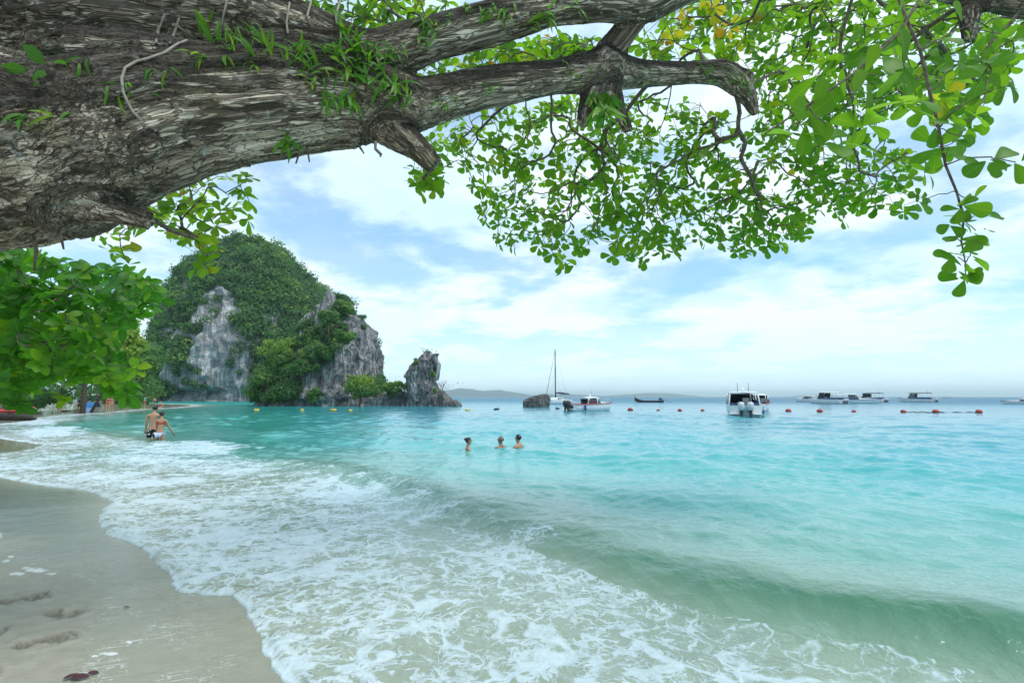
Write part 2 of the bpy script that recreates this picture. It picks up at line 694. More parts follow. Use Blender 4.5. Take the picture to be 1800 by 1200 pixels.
dry = t.mix(t.rng(patch, .3, .7), (0.62, 0.57, 0.47), (0.55, 0.50, 0.41))
dry = t.mix(t.rng(grain, .35, .7, 0, .35), dry, (0.36, 0.32, 0.25))
wetc = t.mix(t.rng(fine, .3, .7), (0.355, 0.335, 0.265), (0.30, 0.28, 0.22))
wetc = t.mix(t.rng(grain, .4, .75, 0, .22), wetc, (0.18, 0.165, .125))
spk = t.noise(c, 95, 2, .5)
wetc = t.mix(t.math('MULTIPLY', t.rng(spk, .70, .74), .7), wetc, (.62, .60, .55))
wetc = t.mix(t.math('MULTIPLY', t.rng(t.noise(c, 71, 2, .5), .715, .75), .8), wetc, (.06, .05, .04))
colr = t.mix(wetA, dry, wetc)
colr = t.mix(t.math('MULTIPLY', filmA, .5), colr, (0.215, 0.225, 0.15))  # wet sand, with the trees' olive reflection painted into its colour
# bubbles and threads of foam left behind on the film
cs = t.coord((2.2, 2.2, 1))
rot = t.n('ShaderNodeVectorRotate', rotation_type='Z_AXIS')
t.put(rot.inputs['Vector'], c)
rot.inputs['Angle'].default_value = R(-25)
streak = t.noise(t.coord((1.0, 6.0, 1), vec=rot.outputs[0]), 7, 5, .6, .6)
bub = t.noise(c, 34, 3, .6, .8)
blotch = t.noise(c, 2.4, 4, .55, .4)
fo = t.math('MULTIPLY', t.rng(streak, .50, .66), t.rng(blotch, .42, .62))
fo = t.math('MAXIMUM', fo, t.math('MULTIPLY', t.rng(bub, .56, .68), t.rng(blotch, .40, .60)))
fo = t.math('MULTIPLY', fo, resA)
colr = t.mix(t.math('MULTIPLY', t.attr('disturbed'), .6), colr, (.055, .042, .027))  # brown disturbed sand, darkened further to paint shade into the prints
fo = t.math('MAXIMUM', fo, t.math('MULTIPLY', t.attr('scrap'), t.rng(t.math('ADD', t.noise(c, 22, 5, .7, .7), t.math('MULTIPLY', t.attr('scrap'), .22)), .56, .70)))
colr = t.mix(t.math('MULTIPLY', fo, .85), colr, (0.72, 0.75, 0.76))
rough = t.mix(wetA, (0.9, 0.9, 0.9), (0.20, 0.20, 0.20))
rough = t.mix(filmA, rough, (0.09, 0.09, 0.09))
rough = t.mix(fo, rough, (0.6, 0.6, 0.6))
h = t.math('ADD', t.math('MULTIPLY', grain, .0022), t.math('MULTIPLY', t.math('MULTIPLY', fine, .008), t.rng(wetA, 0, 1, 1, .25)))
filmw = t.math('MULTIPLY', t.math('MULTIPLY', streak, .004), filmA)
h = t.math('ADD', t.math('MULTIPLY', h, t.rng(filmA, 0, 1, 1, .25)), filmw)
h = t.math('ADD', h, t.math('MULTIPLY', fo, .003))
h = t.math('ADD', h, t.math('MULTIPLY', t.noise(c, 3.2, 4, .6), .010))
h = t.math('MULTIPLY', h, t.attr('nearf'))
M['sand'] = t.done(t.bsdf(colr, rough, .5, 0, t.bump(h, .8, 1.0), ior=1.36))
sand_mesh.materials.append(M['sand'])
tag(obj('sand', sand_mesh), 'pale beach sand, wet and footprinted beside the swash', kind='structure')

# ---- sea --------------------------------------------------------
ang = R(1) * np.concatenate([np.linspace(-100, -50, 30)[:-1], np.linspace(-50, 50, 560), np.linspace(50, 100, 30)[1:]])
rows = polar_rows(1.9, [(3.0, 1.008), (7, 1.0046), (16, 1.0052), (60, 1.0075), (300, 1.016), (14000, 1.10)])
x, y, r, F = polar_grid(rows, ang)
d = coast_dist(x, y)
warp = 0.05 * fbm(xy0(x, y, 5.5), 3, 71) * np.exp(-r / 14)
d = d + warp
step = np.interp(r, rows, np.gradient(rows))
CREST = np.array([G(u, v)[:2] for u, v in [(520, 818), (640, 836), (720, 862), (800, 892), (900, 930), (1000, 958), (1120, 998), (1250, 1036), (1360, 1062), (1500, 1088), (1660, 1118), (1820, 1150), (2300, 1240)]])
dc, arc, arcL = line_dist(x, y, CREST)
a01 = arc / arcL
dcw = dc + 0.22 * fbm(xy0(x, y, .8), 2, 73) + .05 * fbm(xy0(x, y, 4), 2, 74)
amp = np.interp(a01, [0, .2, .42, .58, .72, .85, .95, 1], [.05, .12, .18, .14, .17, .23, .25, .24])
amp = amp * (1 + .35 * fbm(xy0(x, y, .55), 2, 75))
crest = np.where(dcw > 0, np.exp(-(dcw / 1.2) ** 2), np.exp(-(dcw / .42) ** 2)) * amp
# outer low swell lines, nearly parallel to the beach
sw = 0
for (px, A, wd, ws, sd) in [([(300, 802), (420, 812), (560, 832), (690, 850), (800, 870), (1000, 905), (1300, 950), (1800, 1010)], .10, 1.5, .55, 81),
                            ([(110, 768), (250, 778), (420, 790), (620, 808), (900, 840), (1300, 880), (1800, 930)], .11, 2.0, .8, 82),
                            ([(350, 752), (620, 772), (900, 795), (1300, 822), (1800, 850)], .10, 2.6, 1.1, 83),
                            ([(330, 735), (700, 752), (1200, 775), (1800, 800)], .10, 3.5, 1.6, 84)]:
    dd, aa2, LL = line_dist(x, y, np.array([G(u, v)[:2] for u, v in px]))
    dd = dd + .9 * fbm(xy0(x, y, .22), 3, sd)
    mod = np.clip(.55 + 1.1 * fbm(xy0(x, y, .16), 2, sd + 20), 0, 1.4)
    sw = sw + A * mod * np.where(dd > 0, np.exp(-(dd / wd) ** 2), np.exp(-(dd / ws) ** 2))
# wind chop: many small wave trains
chop = np.zeros_like(x)
wr = np.random.default_rng(5)
wx = x + .8 * fbm(xy0(x, y, .25), 2, 85)
wy = y + .8 * fbm(xy0(x, y, .25), 2, 88)
for k in range(54):
    lam = float(np.exp(wr.uniform(np.log(.20), np.log(6.0))))
    th = R(225) + wr.normal(0, .62)
    sl = .050 * wr.uniform(.6, 1.2)
    sl *= 1.35 if lam < 1.0 else (1.0 if lam < 1.8 else .6)
    a = sl * lam / (2 * math.pi)
    ph = (wx * math.cos(th) + wy * math.sin(th)) * 2 * math.pi / lam + wr.uniform(0, 6.28)
    s_ = np.sin(ph)
    s_ = s_ + .45 * np.cos(2 * ph) + .18 * np.sin(3 * ph + .6)
    chop += a * s_ * sstep(2.2, 4.5, lam / step)
chop *= np.interp(d, [0, .6, 2.5, 5, 9], [.05, .24, .45, .75, 1.0])
calm = .62 + .60 * fbm(xy0(x, y, .06), 3, 89) + .55 * fbm(np.stack([(x + y) * .22, (x - y) * .07, 0 * x], 1), 2, 99)
chop *= np.clip(calm, .22, 1.7)
edge = sstep(0.0, .10, d)
lip = (.030 + .018 * fbm(xy0(x, y, 7), 2, 91)) * edge * np.exp(-d / .9) + .012 * edge
boil = .020 * fbm(xy0(x, y, 6.0), 3, 92) * np.exp(-np.abs(d - .4) / .9) * edge
zs = sand_h(x, y, d)
zsea = np.where(d <= 0, zs - .05, lip + boil + (crest + sw) * sstep(.1, 1.5, d) + chop * edge)
zsea = np.where(d > 0, np.maximum(zsea, zs + .012 + .02 * sstep(0, .5, d)), zsea)
fade = sstep(900, 300, r)
zsea *= np.where(d > 0, np.clip(fade, 0, 1), 1)
# where the sheet of foam lies: dense in the swash, thinner towards the crest, none outside it
u_, v_, _ = proj(np.stack([x, y, 0 * x], 1))
big = fbm(xy0(x, y, .55), 3, 93)
med = fbm(xy0(x, y, 2.1), 3, 94)
inside = sstep(.22, -.22, dcw)
foam = inside * (.43 + .16 * np.exp(-d / 1.1) + .34 * big)
foam += .10 * inside * sstep(760, 420, u_)
foam *= 1 - .42 * sstep(7.5, 14, r)
foam = np.where(dcw > -.55, foam * np.interp(a01, [0, .28, .36, .62, .66, 1], [1, 1, .75, .85, .12, .0]), foam)
foam *= np.interp(u_, [1200, 1500, 1800], [1, .75, .35])
foam = np.maximum(foam, sstep(.22, .0, d) * .80)
# spill on the left of the breaker, and the far swash along the beach
bore, ab, abL = line_dist(x, y, np.array([G(u, v)[:2] for u, v in [(60, 800), (200, 800), (330, 806), (480, 826), (600, 850), (660, 870)]]))
foam = np.maximum(foam, (.50 + .75 * big + .25 * med) * np.exp(-((bore + .5) / 1.2) ** 2) * (d > 0))
foam = np.maximum(foam, (.45 + .8 * big + .3 * med) * np.exp(-((d - .9) / 1.4) ** 2) * (r > 12) * (d > 0))
for (uu, vv, ru, rv, q) in [(95, 760, 70, 12, .95), (330, 790, 120, 12, .75), (600, 868, 70, 26, .95), (60, 742, 40, 8, .8)]:
    e = ((u_ - uu) / ru) ** 2 + ((v_ - vv) / rv) ** 2
    foam = np.maximum(foam, q * (1 - sstep(.2, 1.2, e + 1.2 * med)) * (d > 0))
foam = np.clip(foam, 0, 1)
# colour of the water body, by how much pale seabed and churned sand it carries, plus a painted cliff reflection
dep = np.interp(d, [0, 2.5, 5, 9, 16, 35, 80, 200, 600, 4000], np.arange(10))
PAL = np.array([[.27, .30, .215], [.235, .31, .235], [.160, .36, .315], [.078, .37, .365], [.034, .325, .365], [.018, .25, .32], [.012, .18, .27], [.012, .13, .22], [.009, .105, .195], [.008, .10, .185]])
jig = dep + .8 * fbm(xy0(x, y, .10), 3, 95) * np.clip(d / 6, 0, 1)
jig = np.clip(jig, 0, 8.999)
i0 = jig.astype(int)
wcol = PAL[i0] + (PAL[i0 + 1] - PAL[i0]) * (jig - i0)[:, None]
cliff_reflect = sstep(.10, -.25, x / np.maximum(y, 1) + .30) * sstep(9, 22, r) * sstep(1.0, 6, d)  # dark green reflection of the cliff, painted into the water colour
wcol = wcol + (np.array([.008, .25, .20]) - wcol) * (.75 * cliff_reflect * np.clip(1 + .6 * fbm(xy0(x, y, .07), 3, 97), 0, 1.3))[:, None]
green = np.clip(crest * 5.5, 0, 1) * sstep(.35, -.05, dcw)
wcol = wcol * (1 - .75 * green[:, None]) + np.array([.040, .16, .09]) * .75 * green[:, None]
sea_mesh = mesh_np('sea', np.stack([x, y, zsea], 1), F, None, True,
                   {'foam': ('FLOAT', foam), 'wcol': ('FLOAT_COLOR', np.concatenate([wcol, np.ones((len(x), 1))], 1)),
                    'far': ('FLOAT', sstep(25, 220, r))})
t = NT('sea_water')
c = t.coord()
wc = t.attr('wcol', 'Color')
fm = t.attr('foam')
far = t.attr('far')


def warped(k1, s1, k2, s2):
    a = t.n('ShaderNodeVectorMath', operation='SCALE')
    q1 = t.noise(c, s1, 3, .5, 0, 1)
    t.put(a.inputs[0], q1)
    a.inputs['Scale'].default_value = k1
    b = t.n('ShaderNodeVectorMath', operation='SCALE')
    t.put(b.inputs[0], t.noise(c, s2, 2, .5, 0, 1))
    b.inputs['Scale'].default_value = k2
    e = t.n('ShaderNodeVectorMath', operation='ADD')
    t.put(e.inputs[0], a.outputs[0])
    t.put(e.inputs[1], b.outputs[0])
    g = t.n('ShaderNodeVectorMath', operation='ADD')
    t.put(g.inputs[0], c)
    t.put(g.inputs[1], e.outputs[0])
    sp = t.n('ShaderNodeVectorMath', operation='MULTIPLY')
    t.put(sp.inputs[0], g.outputs[0])
    sp.inputs[1].default_value = (1, 1, 0)
    return sp.outputs[0]


w1 = warped(.9, .9, .42, 3.6)
w2 = warped(.6, 1.7, .20, 8.5)
w3 = warped(.4, 2.1, .10, 14.0)
e1 = t.voro(w1, 1.7, 'DISTANCE_TO_EDGE')
e2 = t.voro(w2, 5.2, 'DISTANCE_TO_EDGE')
e3 = t.voro(w3, 13.0, 'DISTANCE_TO_EDGE')
jit = t.noise(c, 17, 4, .65)
jm = t.math('MULTIPLY', t.math('SUBTRACT', jit, .5), .16)
big = t.noise(c, 1.3, 5, .6, .5)
fz = t.math('ADD', fm, t.math('MULTIPLY', t.math('SUBTRACT', big, .5), .55))
fz = t.math('MULTIPLY', fz, t.rng(fm, .02, .14))
pat = t.rng(t.noise(c, 2.3, 4, .6, .6), .34, .64, .25, 1.25)
wid1 = t.math('MULTIPLY', t.math('MULTIPLY', fz, .15), pat)
pat2 = t.rng(t.noise(c, 3.9, 4, .6, .4), .36, .62, .1, 1.5)
wid2 = t.math('MULTIPLY', t.math('MULTIPLY', t.math('SUBTRACT', fz, .14), .21), pat2)
wid3 = t.math('MULTIPLY', t.math('MULTIPLY', t.math('SUBTRACT', fz, .26), .30), pat2)
ridg = t.math('ABSOLUTE', t.math('SUBTRACT', t.noise(w2, 3.4, 4, .55, .5), .5))
mr = t.rng(t.math('SUBTRACT', t.math('MULTIPLY', t.math('SUBTRACT', fz, .1), t.math('MULTIPLY', pat, .085)), ridg), -.012, .022)


def lace(e, w, s):
    v = t.math('SUBTRACT', w, t.math('ADD', e, t.math('MULTIPLY', jm, s)))
    return t.math('MULTIPLY', t.rng(v, -.02 * s, .05 * s), t.rng(w, .004, .035))


m1, m2, m3 = lace(e1, wid1, 1.0), lace(e2, wid2, .8), lace(e3, wid3, .7)
sheet = t.rng(t.math('ADD', fz, t.math('MULTIPLY', t.math('SUBTRACT', t.noise(c, 5.5, 6, .68, .6), .5), 1.1)), .72, 1.06)
fmask = t.math('MAXIMUM', t.math('MAXIMUM', t.math('MULTIPLY', m1, .92), t.math('MULTIPLY', m2, .8)), t.math('MAXIMUM', t.math('MULTIPLY', m3, .6), t.math('MAXIMUM', sheet, t.math('MULTIPLY', mr, .8))))
fmask = t.math('MULTIPLY', fmask, t.rng(fm, .03, .16))
# a milky bloom of fine bubbles under the lace
milk = t.math('MULTIPLY', t.rng(fz, .25, .95), .22)
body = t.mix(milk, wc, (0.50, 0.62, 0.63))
rip1 = t.noise(t.coord((1, 1, 1)), 5.5, 3, .6, .3)
rip2 = t.noise(c, 17, 3, .6, .2)
rip3 = t.noise(c, .8, 4, .6, .3)
hh = t.math('ADD', t.math('MULTIPLY', rip1, .034), t.math('MULTIPLY', rip2, .007))
hh = t.math('MULTIPLY', hh, t.rng(far, 0, 1, 1, .5))
hh = t.math('ADD', hh, t.math('MULTIPLY', t.math('MULTIPLY', rip3, 1.1), far))
hf = t.math('ADD', hh, t.math('MULTIPLY', fmask, t.math('MULTIPLY', jit, .012)))
nrm = t.bump(hf, .75, 1.0)
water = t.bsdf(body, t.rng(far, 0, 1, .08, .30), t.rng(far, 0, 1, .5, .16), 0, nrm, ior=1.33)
fcol = t.mix(t.rng(jit, .3, .7), (0.53, 0.65, 0.74), (0.70, 0.81, 0.89))
foamS = t.bsdf(fcol, .75, .2, 0, nrm)
M['sea'] = t.done(t.mixs(t.math('MULTIPLY', fmask, .73), water, foamS))
sea_mesh.materials.append(M['sea'])
tag(obj('sea', sea_mesh), 'turquoise sea with foam lace along the beach', kind='structure')
# ------------------------------------------------------------------ cliffs and rocks
def rock_mat(name, dark, mid, pale, rust, sz=1.0, wash=0.5):
    t = NT(name)
    c = t.coord()
    streak = t.noise(t.coord((1 / sz, 1 / sz, .05 / sz), vec=c), 1.0, 6, .6, .25)
    streak2 = t.noise(t.coord((2.6 / sz, 2.6 / sz, .22 / sz), vec=c), 1.0, 5, .6, .3)
    blot = t.noise(c, .28 / sz, 5, .6)
    fine = t.noise(c, 2.6 / sz, 6, .65)
    a = t.math('ADD', t.math('MULTIPLY', streak, .6), t.math('MULTIPLY', streak2, .4))
    col = t.ramp(a, [(.36, dark), (.43, mid), (.50, mid), (.57, pale), (.66, pale)])
    col = t.mix(t.math('MULTIPLY', t.rng(blot, .52, .66), .45), col, dark)
    col = t.mix(t.math('MULTIPLY', t.rng(t.noise(t.coord((1, 1, .3), vec=c), .7 / sz, 3), .58, .75), .55), col, rust)
    col = t.mix(t.math('MULTIPLY', t.rng(fine, .50, .68), .45), col, dark)
    h = t.math('ADD', t.math('MULTIPLY', streak, 1.8 * sz), t.math('MULTIPLY', fine, .5 * sz))
    return t.done(t.bsdf(col, .9, .2, 0, t.bump(h, 1.0, 1.0)))


M['cliff'] = rock_mat('limestone', (.10, .11, .12), (.35, .365, .385), (.72, .73, .72), (.30, .24, .17), 2.2, .9)
M['stack'] = rock_mat('limestone_grey', (.06, .064, .07), (.20, .205, .215), (.50, .50, .48), (.25, .20, .15), .8, .6)
M['boulder'] = rock_mat('boulder_rock', (.05, .05, .055), (.13, .125, .12), (.30, .28, .26), (.20, .16, .13), .5, .3)


def rock_body(name, prof, nth, lev, amps, seed, mat, parent=None, pw=.8):
    """closed rock from stacked cross-sections: prof rows are (z, xl, xr, yc, ry)"""
    pr = np.array(prof, float)
    zz = np.linspace(pr[0, 0], pr[-1, 0], lev)
    th = np.linspace(0, 2 * math.pi, nth, endpoint=False)
    ZZ, TH = np.meshgrid(zz, th, indexing='ij')
    xl, xr, yc, ry = [np.interp(ZZ, pr[:, 0], pr[:, k]) for k in (1, 2, 3, 4)]
    c, s = np.cos(TH), np.sin(TH)
    cc, ss = np.sign(c) * np.abs(c) ** pw, np.sign(s) * np.abs(s) ** pw
    X, Y = (xl + xr) / 2 + (xr - xl) / 2 * cc, yc + ry * ss
    V = np.stack([X.ravel(), Y.ravel(), ZZ.ravel()], 1)
    N = np.stack([c.ravel(), s.ravel(), 0 * c.ravel()], 1)
    hw = np.minimum((xr - xl) / 2, ry).ravel()
    dsp = 0
    for (A, L, zst, kind) in amps:
        q = V / np.array([L, L, L * zst])
        n = fbm(q, 3, seed)
        if kind == 'r':
            n = .45 - 1.5 * np.abs(n)
        dsp = dsp + A * n
        seed += 7
    k = np.clip(hw / (amps[0][0] * 1.6), .12, 1)
    V = V + N * (dsp * k)[:, None]
    V[:, 2] += .35 * amps[0][0] * fbm(V / amps[0][1], 2, seed + 3) * np.clip((V[:, 2] - pr[0, 0]) / 3, 0, 1)
    i = np.arange(lev * nth).reshape(lev, nth)
    F = np.stack([i[:-1], np.roll(i[:-1], -1, 1), np.roll(i[1:], -1, 1), i[1:]], -1).reshape(-1, 4)
    ctr = V[-nth:].mean(0) + np.array([0, 0, .3 * amps[0][0]])
    V = np.vstack([V, ctr])
    faces = np.concatenate([F, np.stack([i[-1], np.roll(i[-1], -1), np.full(nth, len(V) - 1), np.full(nth, len(V) - 1)], 1)]) if False else F.tolist() + [[int(i[-1][k]), int(i[-1][(k + 1) % nth]), len(V) - 1] for k in range(nth)]
    me = mesh_np(name, V, faces, mat, True)
    return obj(name, me, parent), V, F


def silh(rows, Y, ry, zbase=-3.0):
    """profile from outline pixels rows (v, ul, ur) at world distance Y"""
    out = []
    for q in rows:
        v, ul, ur = q[:3]
        k = q[3] if len(q) > 3 else 1.0
        a, b = PY(ul, v, Y), PY(ur, v, Y)
        hwid = (b[0] - a[0]) / 2
        r_ = min(ry, hwid * .95 + 1.0) * k
        out.append((a[2], a[0], b[0], Y + ry * .55, r_))
    out[0] = (zbase,) + out[0][1:]
    return out


main_rows = [(705, 225, 596), (690, 232, 596, .93), (680, 228, 598), (640, 238, 598), (600, 246, 585), (560, 255, 565), (530, 262, 542), (510, 266, 526), (495, 274, 506), (477, 281, 486),
             (457, 291, 474), (437, 318, 458), (420, 342, 446), (408, 358, 436), (399, 374, 424)]
main_cliff, mcV, mcF = rock_body('cliff', silh(main_rows, 195, 42), 420, 190,
                                 [(5.5, 24, 1.1, 'n'), (5.0, 10, 1.8, 'r'), (2.6, 4.2, 2.6, 'r'), (.7, 1.3, 1.6, 'n')], 101, M['cliff'])
tag(main_cliff, 'tall jungle covered limestone headland with streaked grey wall', kind='structure')
prom_rows = [(714, 440, 672), (706, 446, 664, .94), (698, 440, 660), (675, 446, 640), (650, 458, 640), (620, 478, 640), (600, 500, 636), (580, 508, 632), (562, 516, 620), (548, 526, 607), (537, 536, 594), (528, 546, 585), (520, 556, 581), (511, 567, 578)]
prom, prV, prF = rock_body('cliff', silh(prom_rows, 96, 13), 320, 150,
                           [(1.5, 9, 1.3, 'n'), (1.7, 3.6, 2.4, 'r'), (1.0, 1.5, 3.0, 'r'), (.3, .6, 1.6, 'n')], 131, M['stack'])
crag, _, _ = rock_body('rock_spur', silh([(665, 552, 600), (610, 544, 604), (566, 552, 599), (546, 558, 590), (532, 564, 586), (520, 569, 582), (509, 574, 579)], 96.5, 2.8, 3.0), 90, 50, [(.5, 2.2, 1.4, 'n'), (.55, .9, 2.4, 'r'), (.15, .3, 1.4, 'n')], 177, M['stack'], prom)
tag(prom, 'craggy grey limestone point in front of the headland', kind='structure')
shelf, _, _ = rock_body('rock_shelf', silh([(715, 585, 790), (708, 590, 780), (700, 600, 768), (694, 612, 750, .8), (690, 625, 735, .5)], 97, 4.5), 160, 36,
                        [(.6, 4, 1.2, 'n'), (.4, 1.4, 2, 'r'), (.15, .5, 1.3, 'n')], 151, M['stack'])
tag(shelf, 'low dark rock shelf between the limestone point and the sea stack', 'rock')
stack_rows = [(715, 712, 776), (700, 716, 774), (680, 716, 767), (668, 714, 762), (660, 711, 764), (648, 718, 766), (640, 723, 766), (634, 730, 764), (628, 737, 759), (622, 741, 756), (616, 745, 752)]
stk, skV, skF = rock_body('sea_stack', silh(stack_rows, 94, 3.6), 200, 110,
                          [(.55, 3, 1.3, 'n'), (.60, 1.2, 3.0, 'r'), (.36, .5, 2.4, 'r'), (.12, .25, 1.2, 'n')], 161, M['stack'])
tag(stk, 'tall narrow grey sea stack with grooved sides and tufts of green', 'sea stack')
horn, _, _ = rock_body('rock_spur', [(z_, xl, xr, yc, r_) for (z_, xl, xr, yc, r_) in silh([(668, 763, 769), (656, 765, 772), (648, 766, 774), (640, 764, 774), (632, 760, 769), (626, 757, 768), (623, 760, 770), (621, 765, 771)], 93, .8, float(PY(765, 668, 93)[2]))], 60, 50,
                       [(.16, .9, 1.2, 'n'), (.12, .35, 2, 'r')], 171, M['stack'], stk)
for (rows_, Y_, lab) in [([(716, 768, 798), (708, 771, 796), (700, 770, 790), (692, 771, 782), (687, 773, 779)], 90, 'dark jagged rock at the foot of the sea stack, seaward side'),
                         ([(716, 788, 812), (711, 791, 809), (706, 795, 806), (703, 799, 803)], 89, 'low dark rock at the outer tip beyond the sea stack')]:
    o, _, _ = rock_body('shore_rock', silh(rows_, Y_, 1.6), 70, 34, [(.45, 1.6, 1.2, 'n'), (.3, .6, 1.5, 'r'), (.1, .2, 1, 'n')], 181 + int(Y_), M['boulder'])
    tag(o, lab, 'rock')
o, _, _ = rock_body('boulder', silh([(716, 923, 962), (711, 921, 966), (705, 922, 967), (700, 926, 966), (696, 936, 965), (693, 952, 962)], 86, 2.0), 110, 50,
                    [(.35, 2.0, 1.0, 'n'), (.30, .8, 1.2, 'r'), (.08, .2, 1, 'n')], 191, M['boulder'])
tag(o, 'brown grey boulder standing alone in the sea beside the sailboat', 'boulder')

# far islands, faded by the air
hill_rows = [(-4, [(700, 0), (770, 9), (810, 15), (830, 14), (852, 10), (880, 12), (905, 8), (935, 3), (990, 5), (1050, 2), (1090, 0)], 5600),
             (-4, [(1040, 0), (1080, 3), (1110, 5), (1135, 7), (1160, 7), (1185, 5), (1205, 2), (1215, 0)], 6400),
             (-4, [(1405, 0), (1425, 4), (1440, 3), (1460, 0)], 6900)]
M['hill'] = plain('hill_forest', (.035, .065, .06), .95, .1, vary=.4, scale=.004)
for k, (zb, pts, D) in enumerate(hill_rows):
    us = np.linspace(pts[0][0], pts[-1][0], 160)
    hs = np.interp(us, [p_[0] for p_ in pts], [p_[1] for p_ in pts]) / 900 * D
    hs = hs * (1 + .12 * fbm(np.stack([us / 14, 0 * us, 0 * us + k], 1), 4, 201))
    V, F = [], []
    for j, tt in enumerate(np.linspace(0, 1, 17)):
        prof_ = math.sin(math.pi * tt)
        for u_i, h_i in zip(us, hs):
            X = (u_i - 900) / 900 * D
            V.append((X, D + (tt - .5) * 1400, -3 + max(h_i, 0) * prof_ + 2))
    V = np.array(V)
    V[:, 2] += np.clip(V[:, 2], 0, 30) * .25 * fbm(V[:, [0, 1, 1]] / 160, 3, 211 + k)
    i = np.arange(17 * 160).reshape(17, 160)
    F = np.stack([i[:-1, :-1], i[:-1, 1:], i[1:, 1:], i[1:, :-1]], -1).reshape(-1, 4)
    tag(obj('hills', mesh_np('hills', V, F, M['hill'], True)), 'faint blue island on the horizon', kind='structure')

# ------------------------------------------------------------------ leaf and crown builders
TEM_T = np.array([0, .12, .26, .40, .54, .68, .80, .89, .95, .985, 1.0])
OBOV = np.array([.018, .075, .135, .195, .25, .295, .305, .265, .20, .12, .02])      # broad towards the tip
OVAL = np.array([.018, .17, .26, .30, .305, .275, .215, .145, .085, .04, .004])


def leaf_template(wid, curl=.18, fold=.16):
    V, U, VV = [], [], []
    for tt, w in zip(TEM_T, wid):
        for s_ in (-1, 0, 1):
            V.append((s_ * w * 1.08, tt, -curl * tt * tt + fold * abs(s_) * w))
            U.append(float(s_))
            VV.append(tt)
    F = []
    for k in range(len(TEM_T) - 1):
        for s_ in (0, 1):
            a = k * 3 + s_
            F.append([a, a + 1, a + 4, a + 3])
    return np.array(V), np.array(F), np.array(U)


def frames(d, n):
    """rotation matrices with Y along d and Z near n"""
    d = d / np.linalg.norm(d, axis=1)[:, None]
    xx = np.cross(d, n)
    xx /= np.linalg.norm(xx, axis=1)[:, None] + 1e-9
    zz = np.cross(xx, d)
    return np.stack([xx, d, zz], 2)


def bake_leaves(tem, pos, rot, sc, tint):
    V, F, U = tem
    n, m = len(pos), len(V)
    W = np.einsum('nij,mj->nmi', rot, V) * sc[:, None, None] + pos[:, None, :]
    FF = (F[None] + (np.arange(n) * m)[:, None, None]).reshape(-1, F.shape[1])
    return W.reshape(-1, 3), FF, {'tint': ('FLOAT', np.repeat(tint, m)), 'leafu': ('FLOAT', np.tile(U, n)), 'leafv': ('FLOAT', np.tile(V[:, 1], n))}


def inpoly(u, v, poly):
    c = np.zeros(len(u), bool)
    for (x1, y1), (x2, y2) in zip(poly, poly[1:] + poly[:1]):
        if y1 != y2:
            c ^= ((y1 > v) != (y2 > v)) & (u < (x2 - x1) * (v - y1) / (y2 - y1) + x1)
    return c


def sample_poly(poly, n, d0, d1, gr, mind=0.0):
    """n points inside a view frustum cut by a polygon, between two depths"""
    a = np.array(poly, float)
    lo, hi = a.min(0), a.max(0)
    out = []
    tries = 0
    while len(out) < n and tries < n * 60:
        tries += 1
        u, v = gr.uniform(lo, hi)
        if inpoly(np.array([u]), np.array([v]), poly)[0]:
            p_ = P(u, v, gr.uniform(d0, d1))
            if mind and out and np.min(np.linalg.norm(np.array(out[-400:]) - p_, axis=1)) < mind and gr.random() < .85:
                continue
            out.append(p_)
    return np.array(out).reshape(-1, 3)


def grow_twigs(targets, sources, alpha=.3, sag=.10, gr=rng):
    """joins every target to the nearest useful point of the growing branch system; returns polylines, tip directions, radii"""
    order = np.argsort(np.min(np.linalg.norm(targets[:, None] - sources[None], axis=2), axis=1))
    cap = len(sources) + len(targets) * 5 + 5
    node = np.zeros((cap, 3))
    plen = np.zeros(cap)
    par = np.full(cap, -1)
    tdir = np.zeros((cap, 3))
    nn = len(sources)
    node[:nn] = sources
    tips = np.zeros(len(targets), int)
    for ti in order:
        t_ = targets[ti]
        dd = np.linalg.norm(node[:nn] - t_, axis=1)
        w = dd + alpha * plen[:nn]
        vec = t_ - node[:nn]
        cosd = (vec * tdir[:nn]).sum(1) / (dd + 1e-6)
        w = w + np.where(np.abs(tdir[:nn]).sum(1) > 0, (1 - cosd) * .22 * dd, 0)
        j = int(np.argmin(w))
        p0, L = node[j], dd[j]
        d0 = tdir[j] if np.abs(tdir[j]).sum() > 0 else (t_ - p0) / (L + 1e-9)
        ctrl = p0 + d0 * L * .4 + gr.normal(0, .09, 3) * L + np.array([0, 0, sag * L])
        k = 4
        prev = j
        for s_ in range(1, k + 1):
            q = s_ / k
            pt = p0 * (1 - q) ** 2 + 2 * ctrl * q * (1 - q) + t_ * q * q
            if s_ < k:
                pt = pt + gr.normal(0, .018, 3) * L
            node[nn] = pt
            dv = pt - node[prev]
            tdir[nn] = dv / (np.linalg.norm(dv) + 1e-9)
            plen[nn] = plen[prev] + np.linalg.norm(dv)
            par[nn] = prev
            prev = nn
            nn += 1
        tips[ti] = prev
    cnt = np.zeros(nn)
    cnt[tips] += 1
    for i in range(nn - 1, -1, -1):
        if par[i] >= 0:
            cnt[par[i]] += cnt[i]
    return node[:nn], par[:nn], tdir[:nn], cnt, tips


